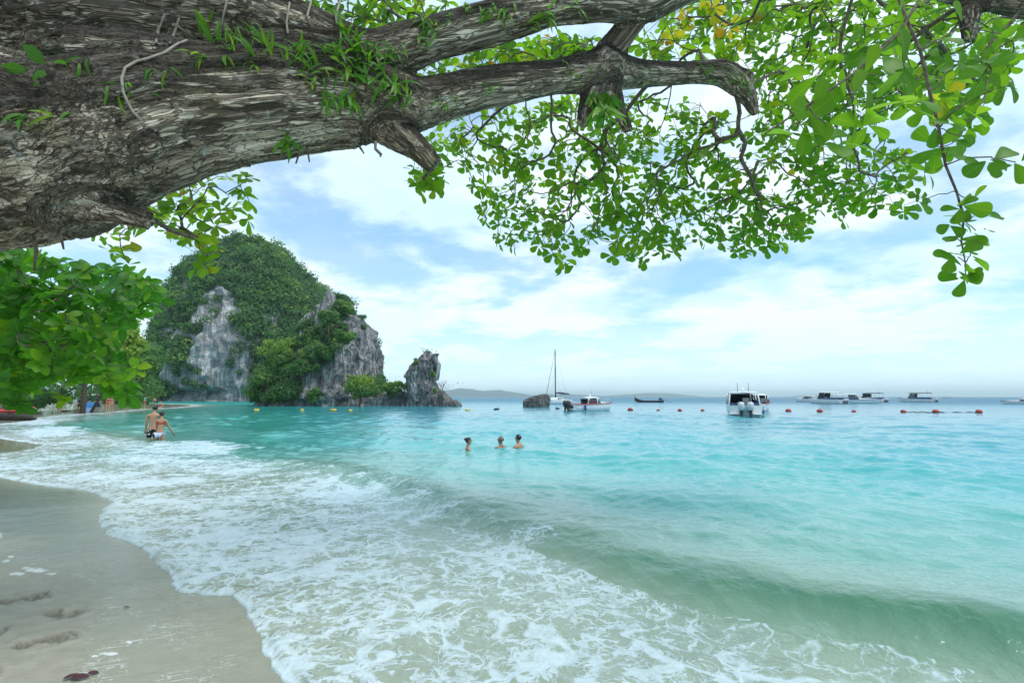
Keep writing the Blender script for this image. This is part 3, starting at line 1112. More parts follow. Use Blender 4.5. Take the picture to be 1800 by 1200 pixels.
def twig_mesh(node, par, cnt, r0=.0026, pw=.42, rmax=.03, sides=4):
    """tapered tubes for every segment, as one part"""
    idx = np.where(par >= 0)[0]
    a, b = node[par[idx]], node[idx]
    ra = np.minimum(r0 * np.maximum(cnt[par[idx]], 1) ** pw, rmax)
    rb = np.minimum(r0 * np.maximum(cnt[idx], 1) ** pw, rmax)
    ra = np.minimum(ra, rb * 1.5)
    t_ = b - a
    t_ /= np.linalg.norm(t_, axis=1)[:, None] + 1e-9
    ref = np.where(np.abs(t_[:, 2:3]) > .9, np.array([[1., 0, 0]]), np.array([[0, 0, 1.]]))
    e1_ = np.cross(t_, ref)
    e1_ /= np.linalg.norm(e1_, axis=1)[:, None] + 1e-9
    e2_ = np.cross(t_, e1_)
    V = []
    for (q, rr) in ((a - t_ * ra[:, None] * .4, ra), (b + t_ * rb[:, None] * .4, rb)):
        for k in range(sides):
            an = 2 * math.pi * k / sides
            V.append(q + (e1_ * math.cos(an) + e2_ * math.sin(an)) * rr[:, None])
    V = np.stack(V, 1)
    n = len(idx)
    F = np.array([[k, (k + 1) % sides, sides + (k + 1) % sides, sides + k] for k in range(sides)])
    FF = (F[None] + (np.arange(n) * 2 * sides)[:, None, None]).reshape(-1, 4)
    return V.reshape(-1, 3), FF


def rosettes(tip, tdir, axis_bias, spread, nl, size, gr, tintf, lift=(55, 95)):
    """leaf positions and frames in a whorl round each twig tip"""
    pos, dr, nr, sc, ti = [], [], [], [], []
    for p_, d_ in zip(tip, tdir):
        ax = np.array(axis_bias) + gr.normal(0, spread, 3) + .35 * d_
        ax /= np.linalg.norm(ax)
        e1_ = np.cross(ax, [0.31, .87, .38])
        e1_ /= np.linalg.norm(e1_)
        e2_ = np.cross(ax, e1_)
        n = gr.integers(nl[0], nl[1] + 1)
        ph = gr.uniform(0, 6.28)
        base = tintf(p_, gr)
        for k in range(n):
            an = ph + 2 * math.pi * (k + gr.uniform(-.25, .25)) / n
            el = R(gr.uniform(*lift))
            d = ax * math.cos(el) + (e1_ * math.cos(an) + e2_ * math.sin(an)) * math.sin(el)
            d = d + np.array([0, 0, -.22])
            s_ = size(p_) * gr.uniform(.62, 1.12)
            pos.append(p_ + d * .012 + gr.normal(0, .012, 3) - ax * gr.uniform(0, .05))
            dr.append(d)
            nr.append(ax + gr.normal(0, .25, 3))
            sc.append(s_)
            ti.append(np.clip(base + gr.normal(0, .07), 0, 1))
    return np.array(pos), np.array(dr), np.array(nr), np.array(sc), np.array(ti)


def place_leaves(root, tem, mat, pos, rot, sc, tint, nparts, stuff_name='foliage'):
    """the leaves that show largest become parts of their own, the rest one foliage part"""
    mid = pos + rot[:, :, 1] * sc[:, None] * .5
    u, v, f = proj(mid)
    ok = (u > 0) & (u < 1800) & (v > 0) & (v < 1200) & (f > .3)
    area = np.where(ok, (sc / f) ** 2 * (.15 + np.abs((rot[:, :, 2] * (mid - np.array([0, 0, CAM_Z])) / np.linalg.norm(mid - np.array([0, 0, CAM_Z]), axis=1)[:, None]).sum(1))), 0)
    top = np.argsort(-area)[:nparts]
    sel = np.zeros(len(pos), bool)
    sel[top] = True
    V, F, U = tem
    levels = np.array([.02, .14, .26, .38, .5, .62, .8])
    variants = [mesh_np('leaf', V * np.array([1 + .12 * math.sin(k * 2.3), 1, 1 + .5 * math.sin(k)]), F, mat, True,
                        {'tint': ('FLOAT', np.full(len(V), lv)), 'leafu': ('FLOAT', U), 'leafv': ('FLOAT', V[:, 1])}) for k, lv in enumerate(levels)]
    inv = root.matrix_world.inverted() if root.matrix_world else Matrix()
    off = np.array(root.location)
    for i in np.where(sel)[0]:
        o = bpy.data.objects.new('leaf', variants[int(np.argmin(np.abs(levels - tint[i])))])
        COL.objects.link(o)
        o.parent = root
        m = Matrix.Identity(4)
        for a in range(3):
            for b in range(3):
                m[a][b] = rot[i, a, b] * sc[i]
            m[a][3] = pos[i, a] - off[a]
        o.matrix_local = m
    W, FF, at = bake_leaves(tem, pos[~sel], rot[~sel], sc[~sel], tint[~sel])
    o = obj(stuff_name, mesh_np(stuff_name, W - off, FF, mat, True, at), root)
    o['kind'] = 'stuff'
    return o


M['canopy_leaf'] = leaf_mat('canopy_leaf', (.052, .145, .010), (.085, .20, .014), (.22, .26, .02), (.30, .10, .02), .68, .3, (2.25, 2.2, 1.1))
M['shore_leaf'] = leaf_mat('shore_leaf', (.014, .085, .012), (.055, .20, .012), (.20, .33, .02), (.26, .28, .02), .52, .35, (2.3, 2.3, 1.3))
M['crown_leaf'] = leaf_mat('crown_leaf', (.026, .078, .032), (.068, .165, .045), (.24, .34, .045), (.30, .36, .04), .32, .2)
M['frond'] = leaf_mat('fern_frond', (.03, .11, .012), (.06, .19, .015), (.20, .26, .02), (.30, .20, .04), .45)
tb = NT('twig_bark')
M['twig'] = tb.done(tb.bsdf(tb.mix(tb.rng(tb.noise(tb.coord(), 30, 4), .35, .65), (.085, .062, .045), (.17, .14, .11)), .85, .2))


def crown_cloud(centres, radii, tints, nl, lsz, gr, squash=.8):
    """leaf faces spread through ellipsoid clumps"""
    n = len(centres)
    tot = n * nl
    c = np.repeat(centres, nl, 0)
    rr = np.repeat(radii, nl)
    dirs = gr.normal(size=(tot, 3))
    dirs[:, 2] = dirs[:, 2] * .9 + .25
    dirs /= np.linalg.norm(dirs, axis=1)[:, None]
    rad = rr * gr.uniform(.45, 1.05, tot)
    pos = c + dirs * rad[:, None] * np.array([1, 1, squash])
    nrm = dirs + gr.normal(0, .32, (tot, 3)) + np.array([0, 0, .25])
    nrm /= np.linalg.norm(nrm, axis=1)[:, None]
    dv = np.cross(nrm, gr.normal(size=(tot, 3)))
    rot = frames(dv, nrm)
    sz = np.repeat(lsz, nl) if hasattr(lsz, '__len__') else np.full(tot, lsz)
    sz = sz * gr.uniform(.6, 1.3, tot)
    tint = np.clip(np.repeat(tints, nl) + gr.normal(0, .07, tot), 0, 1)
    T = (np.array([[0, 0, 0], [.34, .35, .05], [0.16, .85, -.05], [-.16, .9, -.08], [-.34, .4, .05]]), np.array([[0, 1, 2, 3], [0, 3, 4, 4]]), np.zeros(5))
    V = np.array([[0, -.5, 0], [.38, -.05, .06], [0, .55, -.08], [-.38, .02, .06]])
    T = (V, np.array([[0, 1, 2, 3]]), np.full(4, .6))
    return bake_leaves(T, pos, rot, sz, tint)


# ---- jungle on the cliffs ----
def bare_main(u, v):
    polys = [[(308, 712), (314, 660), (330, 620), (344, 585), (362, 552), (402, 560), (428, 590), (448, 640), (462, 712)],
             [(380, 575), (382, 535), (396, 508), (418, 515), (420, 560), (404, 580)],
             [(317, 530), (318, 498), (336, 488), (337, 520), (325, 532)],
             [(352, 530), (356, 512), (372, 506), (372, 528)]]
    m = np.zeros(len(u), bool)
    for p_ in polys:
        m |= inpoly(u, v, p_)
    return m


def bare_prom(u, v):
    polys = [[(585, 720), (590, 660), (588, 620), (606, 590), (600, 545), (625, 540), (690, 560), (690, 640), (672, 660), (640, 668), (640, 720)],
             [(510, 575), (522, 548), (545, 520), (590, 512), (584, 545), (560, 560), (530, 580)],
             [(555, 716), (556, 650), (590, 640), (592, 716)]]
    m = np.zeros(len(u), bool)
    for p_ in polys:
        m |= inpoly(u, v, p_)
    return m


def jungle(Vb, F, n, bare, keep, rlo, rhi, gr, zmin, tintb):
    a, b, c = Vb[F[:, 0]], Vb[F[:, 1]], Vb[F[:, 3]]
    nrm = np.cross(b - a, c - a)
    ar = np.linalg.norm(nrm, axis=1)
    nrm /= ar[:, None] + 1e-9
    ctr = (Vb[F[:, 0]] + Vb[F[:, 2]]) / 2
    u, v, f = proj(ctr)
    tocam = -(ctr - np.array([0, 0, CAM_Z]))
    facing = (nrm * tocam).sum(1) / np.linalg.norm(tocam, axis=1)
    w = ar * (facing > -.25) * (ctr[:, 2] > zmin)
    nz = fbm(ctr / (rhi * 3.2), 3, 301)
    nz2 = fbm(ctr / np.array([5, 5, 11]) / rhi, 3, 307)
    w = w * np.where(bare(u, v) & (nz < .62), keep, 1.0) * np.where(nz2 > .27, .06, 1.0) * np.clip(1.1 + 1.5 * nz, .12, 2)
    pick = gr.choice(len(F), n, p=w / w.sum())
    r_ = (rlo + (rhi * 1.4 - rlo) * gr.random(n) ** 1.3) * np.clip(1 + .5 * fbm(ctr[pick] / (rhi * 2), 2, 305), .5, 1.6)
    cen = ctr[pick] + nrm[pick] * (r_ * .25)[:, None] + np.array([0, 0, 1.0]) * (r_ * .25)[:, None] + gr.normal(0, .1, (n, 3)) * r_[:, None]
    ti = np.clip(tintb + .55 * fbm(cen / (rhi * 5), 2, 311) + gr.normal(0, .19, n), .0, .75)
    return cen, r_, ti


gr = np.random.default_rng(11)
cen, r_, ti = jungle(mcV, mcF, 2800, bare_main, .035, 1.2, 2.9, gr, 1.5, .17)
W, FF, at = crown_cloud(cen, r_, ti, 95, .95, gr)
tag(obj('jungle', mesh_np('jungle', W, FF, M['crown_leaf'], False, at)), 'dense dark green jungle clinging to the tall headland', 'jungle', kind='stuff')
cen, r_, ti = jungle(prV, prF, 620, bare_prom, .03, .45, 1.15, gr, 1.0, .24)
W, FF, at = crown_cloud(cen, r_, ti, 110, .40, gr)
tag(obj('jungle', mesh_np('jungle', W, FF, M['crown_leaf'], False, at)), 'green scrub clinging to the craggy limestone point', 'scrub', kind='stuff')


def far_tree(name, label, cat, u, v, ru, rv, D, tint, gr, ncl=16, leaf=.36, trunk_to=None, group=None, nl=130, thin=1.0, foot_u=None):
    """a tree or bush one can tell apart: trunk with limbs and an uneven crown"""
    c = PY(u, v, D)
    rx, rz = ru / 900 * D, rv / 900 * D
    base = PY(foot_u or u, trunk_to, D) if trunk_to else c - np.array([0, 0, rz * 1.1])
    if trunk_to:
        base[0] += gr.normal(0, .1) * rx
    root = empty(name, base)
    tag(root, label, cat, group)
    dirs = gr.normal(size=(ncl, 3))
    dirs /= np.linalg.norm(dirs, axis=1)[:, None]
    k = gr.uniform(.15, .85, ncl)[:, None]
    cen = c + dirs * k * np.array([rx, min(rx, 3.5), rz])
    rr = gr.uniform(.28, .5, ncl) * min(rx, rz * 1.3) * 1.05
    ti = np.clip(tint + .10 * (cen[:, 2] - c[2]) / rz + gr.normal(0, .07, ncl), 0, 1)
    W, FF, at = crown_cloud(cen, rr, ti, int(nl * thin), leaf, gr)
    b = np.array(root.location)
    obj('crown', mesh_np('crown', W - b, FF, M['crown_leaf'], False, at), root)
    m = MB()
    h = c - base
    m.tube([(0, 0, -.4), tuple(h * .35 + gr.normal(0, .04, 3) * rx), tuple(h * .75 + gr.normal(0, .05, 3) * rx), tuple(h)], [.05 * rx + .05, .045 * rx + .03, .03 * rx + .02, .015 * rx + .01], 7)
    for q in cen[:7]:
        m.tube([tuple(h * gr.uniform(.3, .7)), tuple((h * .6 + (q - base)) / 2 + gr.normal(0, .05, 3) * rx), tuple(q - base)], [.02 * rx + .02, .014 * rx + .012, .006 * rx + .006], 5)
    m.build('trunk', M['twig'], root, True)
    return root


T = [  # name, label, category, u, v, ru, rv, D, tint, trunk foot v
    ('tree', 'bright green tree on the near flank of the limestone point', 'tree', 492, 622, 34, 30, 93, .58, 690),
    ('tree', 'rounded green tree below the bright one, left foot of the limestone point', 'tree', 470, 662, 28, 20, 92, .42, 712),
    ('tree', 'dark spreading tree at the waterline left of the grey buttress', 'tree', 512, 682, 34, 24, 91, .2, 714),
    ('tree', 'olive crowned tree on the top shoulder of the limestone point', 'tree', 598, 540, 30, 16, 97, .48, 575),
    ('tree', 'round mid green tree under the dark crag of the limestone point', 'tree', 578, 556, 18, 14, 92, .36, 590),
    ('tree', 'green tree midway down the face of the limestone point', 'tree', 556, 618, 26, 18, 91, .38, 660),
    ('bush', 'brownish bush high on the right face of the limestone point', 'bush', 606, 592, 18, 16, 90, .50, 615),
    ('tree', 'lower green tree left of the streaked buttress on the point', 'tree', 534, 646, 26, 16, 90, .33, 690),
    ('bush', 'bright bush spreading at the right foot of the limestone point', 'bush', 636, 684, 32, 22, 90, .55, 714),
    ('bush', 'smaller yellow green bush just right of the streaked buttress', 'bush', 618, 668, 14, 10, 91, .52, 690),
    ('tree', 'airy green tree on the rock shelf beside the sea stack', 'tree', 690, 680, 20, 14, 95, .50, 702),
    ('tree', 'small darker tree leaning on the left of the sea stack', 'tree', 711, 680, 11, 13, 94, .40, 702),
    ('shrub', 'green shrub on the upper left shoulder of the sea stack', 'shrub', 731, 636, 9, 9, 91, .50, 645),
    ('shrub', 'bright green shrub hanging on the right face of the sea stack', 'shrub', 761, 657, 7, 10, 90.5, .58, 668),
    ('shrub', 'thin yellowish shrub at the right base of the sea stack', 'shrub', 764, 684, 5, 8, 90, .55, 694),
]
gr = np.random.default_rng(23)
for (nm, lab, cat, u, v, ru, rv, D, ti, tv) in T:
    small = ru < 16
    far_tree(nm, lab, cat, u, v, ru, rv, D, ti, gr, 10 if small else 22, .24 if small else .36, tv, nl=90 if small else 150)
# bare twiggy shrubs on the stack
for (u, v0, v1, lab) in [(750, 625, 612, 'leafless twiggy shrub on the summit of the sea stack'), (776, 690, 666, 'sparse twiggy shrub beside the right side of the sea stack')]:
    b = PY(u, v0, 92)
    root = empty('bare_shrub', b)
    tag(root, lab, 'shrub')
    m = MB()
    h = PY(u, v1, 92)[2] - b[2]
    for k in range(16):
        a = gr.normal(0, .5)
        q = Vector((math.sin(a) * h * 1.1, gr.normal(0, .25) * h, math.cos(a) * h * gr.uniform(.6, 1.05)))
        md = q * .5 + Vector((gr.normal(0, .08) * h, 0, .06 * h))
        m.tube([(0, 0, -.3), md, q], [.035, .022, .008], 4)
        for _ in range(2):
            m.tube([md, md + Vector((gr.normal(0, .25) * h, gr.normal(0, .15) * h, gr.uniform(.1, .4) * h))], [.016, .006], 4)
    m.build('branches', M['twig'], root)
    tips = np.array([b + np.array([gr.normal(0, .5) * h, gr.normal(0, .2) * h, gr.uniform(.5, 1) * h]) for _ in range(12)])
    W, FF, at = crown_cloud(tips, np.full(12, .16), np.full(12, .3), 5, .16, gr)
    obj('leaf_tufts', mesh_np('leaf_tufts', W - b, FF, M['crown_leaf'], False, at), root)

# ---- trees behind the beach, left ----
B = [
    ('tree', 'yellow green spreading tree behind the beach, nearest the headland side', 226, 612, 34, 70, 56, .74, 717.5, 160),
    ('tree', 'tall yellow green tree with dark trunk behind the beach', 150, 600, 75, 85, 52, .62, 719, 130),
    ('tree', 'olive green tree at the end of the beach against the dark headland', 250, 648, 24, 46, 78, .46, 713.5, 214),
    ('tree', 'deep green tree behind the red kayak at the left edge', 30, 610, 90, 95, 46, .40, 722, 10),
]
for (nm, lab, u, v, ru, rv, D, ti, tv, fu) in B:
    far_tree(nm, lab, 'tree', u, v, ru, rv, D, ti, gr, 60, .26 * (D / 40) ** .4, tv, nl=150, foot_u=fu)
n = 46
us = gr.uniform(-60, 128, n)
cen = np.array([PY(u, gr.uniform(690, 712), 52 + gr.uniform(0, 6)) for u in us])
W, FF, at = crown_cloud(cen, gr.uniform(.5, 1.1, n), gr.uniform(.02, .35, n), 90, .30, gr)
tag(obj('undergrowth', mesh_np('undergrowth', W, FF, M['crown_leaf'], False, at)), 'dark undergrowth along the back of the beach', 'undergrowth', kind='stuff')
n = 130
cen = np.array([PY(gr.uniform(-300, 290), gr.uniform(615, 712), gr.uniform(95, 130)) for u in range(n)])
W, FF, at = crown_cloud(cen, gr.uniform(2, 4.5, n), gr.uniform(.02, .22, n), 120, .8, gr)
tag(obj('forest', mesh_np('forest', W, FF, M['crown_leaf'], False, at)), 'dark forest mass behind the far end of the beach', 'forest', kind='stuff')
# ------------------------------------------------------------------ the great leaning tree overhead
LIMBS = [  # (u, v, depth, radius in photo px)
    [(-1190, 1360, 2.7, 275), (-1150, 860, 2.7, 250), (-1050, 640, 2.7, 225), (-800, 430, 2.75, 205), (-450, 310, 2.85, 185), (-200, 275, 2.95, 172), (0, 270, 3.05, 158), (90, 262, 3.1, 148), (170, 240, 3.15, 124), (300, 205, 3.35, 106), (430, 186, 3.55, 92),
     (540, 172, 3.7, 86), (620, 172, 3.85, 78), (680, 182, 3.9, 60), (740, 183, 4.0, 38), (840, 156, 4.2, 32), (975, 136, 4.4, 28), (1060, 124, 4.6, 34), (1130, 130, 4.7, 21), (1220, 127, 4.8, 18),
     (1275, 126, 4.9, 20), (1303, 148, 4.92, 20), (1320, 180, 4.95, 12), (1329, 206, 4.95, 5)],
    [(430, 140, 3.6, 70), (520, 122, 3.75, 62), (600, 112, 3.85, 48), (670, 100, 3.9, 40), (750, 72, 4.0, 34), (840, 47, 4.1, 34), (975, 14, 4.2, 27), (1060, 8, 4.3, 26), (1130, 10, 4.4, 29), (1190, -22, 4.45, 30), (1320, -75, 4.5, 27), (1540, -70, 4.5, 24), (1690, -14, 4.4, 20), (1800, 12, 4.3, 17), (1950, 40, 4.2, 12)],
    [(1125, 20, 4.45, 22), (1098, 58, 4.5, 19), (1064, 104, 4.6, 26)],
    [(655, 200, 3.85, 42), (703, 236, 3.9, 27), (738, 262, 3.95, 20), (760, 287, 3.97, 17), (766, 295, 3.98, 17)],
    [(110, 330, 3.05, 60), (165, 360, 3.05, 32), (205, 373, 3.07, 19), (245, 384, 3.1, 16), (270, 391, 3.1, 16)],
    [(1050, 145, 4.55, 20), (1032, 185, 4.5, 16), (1023, 222, 4.48, 11)],
    [(1072, 150, 4.55, 18), (1086, 190, 4.5, 12), (1106, 234, 4.45, 8)],
    [(-500, 60, 3.3, 150), (-200, -10, 3.4, 110), (60, 18, 3.45, 72), (200, 10, 3.55, 60), (340, 22, 3.65, 66), (450, 30, 3.7, 52), (540, 52, 3.75, 34), (620, 75, 3.85, 26), (680, 95, 3.9, 20)],
    [(330, 60, 3.7, 60), (420, -30, 3.9, 60), (480, -160, 4.1, 50), (700, -330, 4.6, 40), (1100, -330, 5.4, 30), (1500, -260, 5.8, 22)],
    [(1702, -16, 4.4, 19), (1706, 40, 4.4, 14), (1704, 78, 4.4, 9)],
    [(120, 92, 3.18, 40), (240, 84, 3.28, 27), (340, 96, 3.38, 22), (430, 100, 3.5, 22)],
]
sk, sr, st, sid, sarc = [], [], [], [], []
mb = MB()
for li, L in enumerate(LIMBS):
    pts = np.array([P(u, v, dp) for (u, v, dp, rp) in L])
    rad = np.array([rp * dp / 900 for (u, v, dp, rp) in L])
    # smooth resample
    cum = np.concatenate([[0], np.cumsum(np.linalg.norm(np.diff(pts, axis=0), axis=1))])
    ss = np.arange(0, cum[-1] + .03, .03)
    q = np.stack([np.interp(ss, cum, pts[:, k]) for k in range(3)], 1)
    rr = np.interp(ss, cum, rad)
    k = np.array([1, 2, 3, 2, 1.]) / 9
    for _ in range(3):
        pad = np.vstack([q[:1]] * 2 + [q] + [q[-1:]] * 2)
        q = sum(k[j] * pad[j:j + len(q)] for j in range(5))
        pr_ = np.concatenate([[rr[0]] * 2, rr, [rr[-1]] * 2])
        rr = sum(k[j] * pr_[j:j + len(rr)] for j in range(5))
    wob = 1 + .09 * fbm(np.stack([ss * 2.2, 0 * ss + li, 0 * ss], 1), 3, 401)
    rr = rr * wob
    mb.tube([tuple(p_) for p_ in q], list(rr), 28)
    tg = np.gradient(q, axis=0)
    tg /= np.linalg.norm(tg, axis=1)[:, None] + 1e-9
    sk.append(q)
    sr.append(rr)
    st.append(tg)
    sarc.append(ss + li * 3.7)
# knots and burls
for (u, v, dp, rp) in [(250, 250, 3.02, 26), (395, 165, 3.35, 26), (1062, 112, 4.5, 28), (1300, 140, 4.9, 20)]:
    c = P(u, v, dp)
    rr = rp * dp / 900
    mb.ball(c, (rr * 1.3, rr * .9, rr), 14, 9)
sk, sr, st, sarc = np.vstack(sk), np.concatenate(sr), np.vstack(st), np.concatenate(sarc)
tmp = mb.build('trunk', M['twig'])
md = tmp.modifiers.new('fuse', 'REMESH')
md.mode = 'VOXEL'
md.voxel_size = .0165
md2 = tmp.modifiers.new('soften', 'SMOOTH')
md2.factor = .5
md2.iterations = 6
dg = bpy.context.evaluated_depsgraph_get()
fused = bpy.data.meshes.new_from_object(tmp.evaluated_get(dg))
bpy.data.objects.remove(tmp)
nv = len(fused.vertices)
V = np.empty(nv * 3, np.float32)
fused.vertices.foreach_get('co', V)
V = V.reshape(-1, 3).astype(float)
N = np.empty(nv * 3, np.float32)
fused.vertex_normals.foreach_get('vector', N)
N = N.reshape(-1, 3).astype(float)
perp, arcv, radv = np.zeros((nv, 3)), np.zeros(nv), np.zeros(nv)
for a in range(0, nv, 4000):
    v_ = V[a:a + 4000]
    dd = np.linalg.norm(v_[:, None] - sk[None], axis=2) - .8 * sr[None]
    near5 = np.argpartition(dd, 8, axis=1)[:, :8]
    dn = np.take_along_axis(dd, near5, 1)
    w = np.exp(-(dn - dn.min(1, keepdims=True)) / .03)
    w /= w.sum(1, keepdims=True)
    ax = (sk[near5] * w[..., None]).sum(1)
    tg = (st[near5] * w[..., None]).sum(1)
    tg /= np.linalg.norm(tg, axis=1)[:, None] + 1e-9
    of = v_ - ax
    al = (of * tg).sum(1)
    perp[a:a + 4000] = of - tg * al[:, None]
    arcv[a:a + 4000] = (sarc[near5] * w).sum(1) + al
    radv[a:a + 4000] = (sr[near5] * w).sum(1)
# bark coordinates: fast round the limb, slow along it
twist = .35 * fbm(V * 1.3, 2, 411)
bc = perp + np.stack([arcv * .066 + twist * .05, arcv * .05, arcv * .082 - twist * .04], 1)
big = fbm(bc * np.array([5.5, 5.5, 5.5]) + 3, 3, 421)
rid = 1 - np.abs(fbm(bc * 15, 3, 425)) * 2.1
rid2 = 1 - np.abs(fbm(bc * 34, 2, 431)) * 2.0
k = np.clip(radv / .25, .25, 1)
plate = sstep(.15, .62, rid)
dsp = k * (.040 * big + .024 * plate + .009 * rid2) + .004 * fbm(V * 60, 2, 437)
V2 = V + N * (dsp - .012 * k)[:, None]
fused.vertices.foreach_set('co', V2.astype(np.float32).ravel())
crev = np.clip(1 - plate * .8 - .25 * rid2, 0, 1)
at = fused.attributes.new('barkco', 'FLOAT_VECTOR', 'POINT')
at.data.foreach_set('vector', bc.astype(np.float32).ravel())
at = fused.attributes.new('crevice', 'FLOAT', 'POINT')
at.data.foreach_set('value', crev.astype(np.float32))
up = np.clip(N[:, 2] * .5 + .5, 0, 1)
moss = np.clip(sstep(.22, .62, up) + .55 * fbm(V * 1.7, 3, 441), 0, 1)       # black damp moss grows on the upper side
at = fused.attributes.new('moss', 'FLOAT', 'POINT')
at.data.foreach_set('value', moss.astype(np.float32))
fused.polygons.foreach_set('use_smooth', np.ones(len(fused.polygons), bool))
fused.update()
t = NT('old_bark')
bco = t.attr('barkco', 'Vector')
cre = t.attr('crevice')
mos = t.attr('moss')
wv = t.n('ShaderNodeVectorMath', operation='SCALE')
t.put(wv.inputs[0], t.noise(bco, 14, 3, .6, 0, 1))
wv.inputs['Scale'].default_value = .075
wa = t.n('ShaderNodeVectorMath', operation='ADD')
t.put(wa.inputs[0], bco)
t.put(wa.inputs[1], wv.outputs[0])
wco = wa.outputs[0]
ed1 = t.voro(wco, 21, 'DISTANCE_TO_EDGE')
ed2 = t.voro(wco, 56, 'DISTANCE_TO_EDGE')
pc = t.n('ShaderNodeSeparateColor')
t.put(pc.inputs[0], t.voro(wco, 56, 'F1', 'Color'))
pc1 = t.n('ShaderNodeSeparateColor')
t.put(pc1.inputs[0], t.voro(wco, 21, 'F1', 'Color'))
n1_ = t.noise(bco, 38, 6, .65, .5)
n2_ = t.noise(bco, 7, 5, .62, .5)
n3_ = t.noise(t.coord(), 60, 4, .6)
n4_ = t.noise(t.coord(), 2.1, 4, .6, .4)
tone = t.math('ADD', t.math('MULTIPLY', pc.outputs[0], .32), t.math('ADD', t.math('MULTIPLY', n1_, .66), t.math('MULTIPLY', pc1.outputs[0], .15)))
col = t.ramp(tone, [(.26, (.075, .058, .042)), (.44, (.22, .175, .125)), (.57, (.43, .365, .265)), (.74, (.66, .59, .46))])
col = t.mix(t.rng(n4_, .46, .62, 0, .55), col, t.mix(t.rng(tone, .3, .7), (.06, .045, .034), (.24, .175, .115)))
# how deep the cracks are opened differs along the limb
opn = t.rng(n2_, .36, .64, .25, 1.0)
ck1 = t.rng(ed1, t.math('MULTIPLY', opn, .01), t.math('MULTIPLY', opn, .09), 1, 0)
ck2 = t.math('MULTIPLY', t.rng(ed2, .0, t.math('MULTIPLY', opn, .16), 1, 0), .85)
flake = t.math('MULTIPLY', t.rng(pc.outputs[1], .62, .70), t.rng(n2_, .44, .6))
dk = t.math('MAXIMUM', t.math('MAXIMUM', ck1, ck2), t.math('MAXIMUM', flake, t.math('MULTIPLY', cre, .45)))
col = t.mix(t.math('MULTIPLY', dk, .84), col, (.030, .024, .018))
ms = t.rng(t.math('ADD', mos, t.math('MULTIPLY', t.math('SUBTRACT', t.noise(bco, 15, 6, .7, .8), .5), 2.4)), .47, .80)
col = t.mix(t.math('MULTIPLY', ms, .88), col, t.mix(t.rng(n3_, .4, .65), (.014, .012, .009), (.055, .045, .031)))
lich = t.math('MULTIPLY', t.rng(t.noise(t.coord(), 9.5, 4, .6, .9), .60, .68), t.rng(ms, 0, 1, .45, .12))
col = t.mix(lich, col, (.50, .53, .47))
grn = t.math('MULTIPLY', t.rng(t.noise(t.coord(), 4.1, 4, .6), .58, .72), t.rng(n3_, .40, .6))
col = t.mix(t.math('MULTIPLY', grn, .45), col, (.07, .11, .02))
hh = t.math('ADD', t.math('MULTIPLY', tone, .030), t.math('MULTIPLY', n3_, .006))
hh = t.math('SUBTRACT', hh, t.math('MULTIPLY', dk, .022))
M['bark'] = t.done(t.bsdf(col, .88, .25, 0, t.bump(hh, .9, 1.0)))
fused.materials.clear()
fused.materials.append(M['bark'])
tree = empty('almond_tree', (0, 0, 0))
tag(tree, 'huge old leaning tree whose mossy limbs and leafy sprays hang over the beach', 'tree')
trunk = obj('trunk', fused, tree)
bvh = BVHTree.FromPolygons([tuple(q) for q in V2], [tuple(p_.vertices) for p_ in fused.polygons])
CO = Vector((0, 0, CAM_Z))


def hit(u, v):
    d_ = Vector(P(u, v, 1.0)) - CO
    d_.normalize()
    loc, nor, _, _ = bvh.ray_cast(CO, d_)
    return loc, nor


# ---- canopy sprays ----
gr = np.random.default_rng(31)


def A_(px, n=9, d=None):
    """source nodes along a limb given as (u, v, depth) points"""
    q = np.array([P(*p_) for p_ in px])
    s_ = np.linspace(0, len(q) - 1, n)
    return np.stack([np.interp(s_, np.arange(len(q)), q[:, k]) for k in range(3)], 1)


src = np.vstack([A_([(850, 50, 4.1), (1130, 14, 4.4), (1320, -75, 4.5), (1540, -70, 4.5), (1800, 12, 4.3)], 16),
                 A_([(960, 150, 4.4), (1130, 130, 4.7), (1300, 150, 4.9)], 8), A_([(755, 280, 3.97), (760, 290, 3.98)], 2),
                 A_([(700, -330, 4.6), (1100, -330, 5.4), (1500, -260, 5.8)], 8), A_([(240, 330, 3.3), (330, 300, 3.5), (420, 280, 3.6)], 4)])
strands = [[(930, 165, 5.6), (928, 240, 5.8), (905, 330, 6.0), (880, 380, 6.1)], [(966, 160, 5.4), (972, 260, 5.6), (985, 330, 5.7), (1010, 400, 5.8)],
           [(1180, 150, 5.6), (1160, 250, 6.0), (1150, 330, 6.2), (1130, 420, 6.3)], [(1300, 200, 5.2), (1305, 270, 5.5), (1330, 340, 5.8), (1350, 400, 5.9)],
           [(1480, 60, 4.8), (1500, 240, 5.3), (1510, 300, 5.5), (1560, 350, 5.6)], [(1395, 70, 4.8), (1385, 180, 5.2), (1440, 280, 5.4)],
           [(820, 170, 6), (830, 260, 6.2), (860, 340, 6.3)], [(1060, 200, 6.4), (1075, 300, 6.5), (1090, 400, 6.5)], [(1230, 180, 6.2), (1250, 300, 6.3), (1260, 390, 6.2)]]
polyA = [(712, 300), (735, 262), (770, 215), (870, 185), (1000, 172), (1120, 165), (1300, 200), (1400, 180), (1560, 195), (1605, 290), (1595, 365), (1545, 350), (1480, 385), (1440, 365), (1405, 425), (1380, 415), (1345, 435), (1300, 445), (1260, 420),
         (1200, 440), (1170, 425), (1130, 455), (1080, 450), (1040, 420), (1000, 460), (960, 440), (930, 420), (885, 425), (862, 390), (835, 375), (850, 345), (815, 305), (770, 280), (765, 320), (735, 330)]
polyB = [(640, 0), (800, 0), (770, 60), (690, 90), (600, 60)]
polyB2 = [(700, 135), (860, 75), (1090, 60), (1050, 105), (860, 135), (740, 160)]
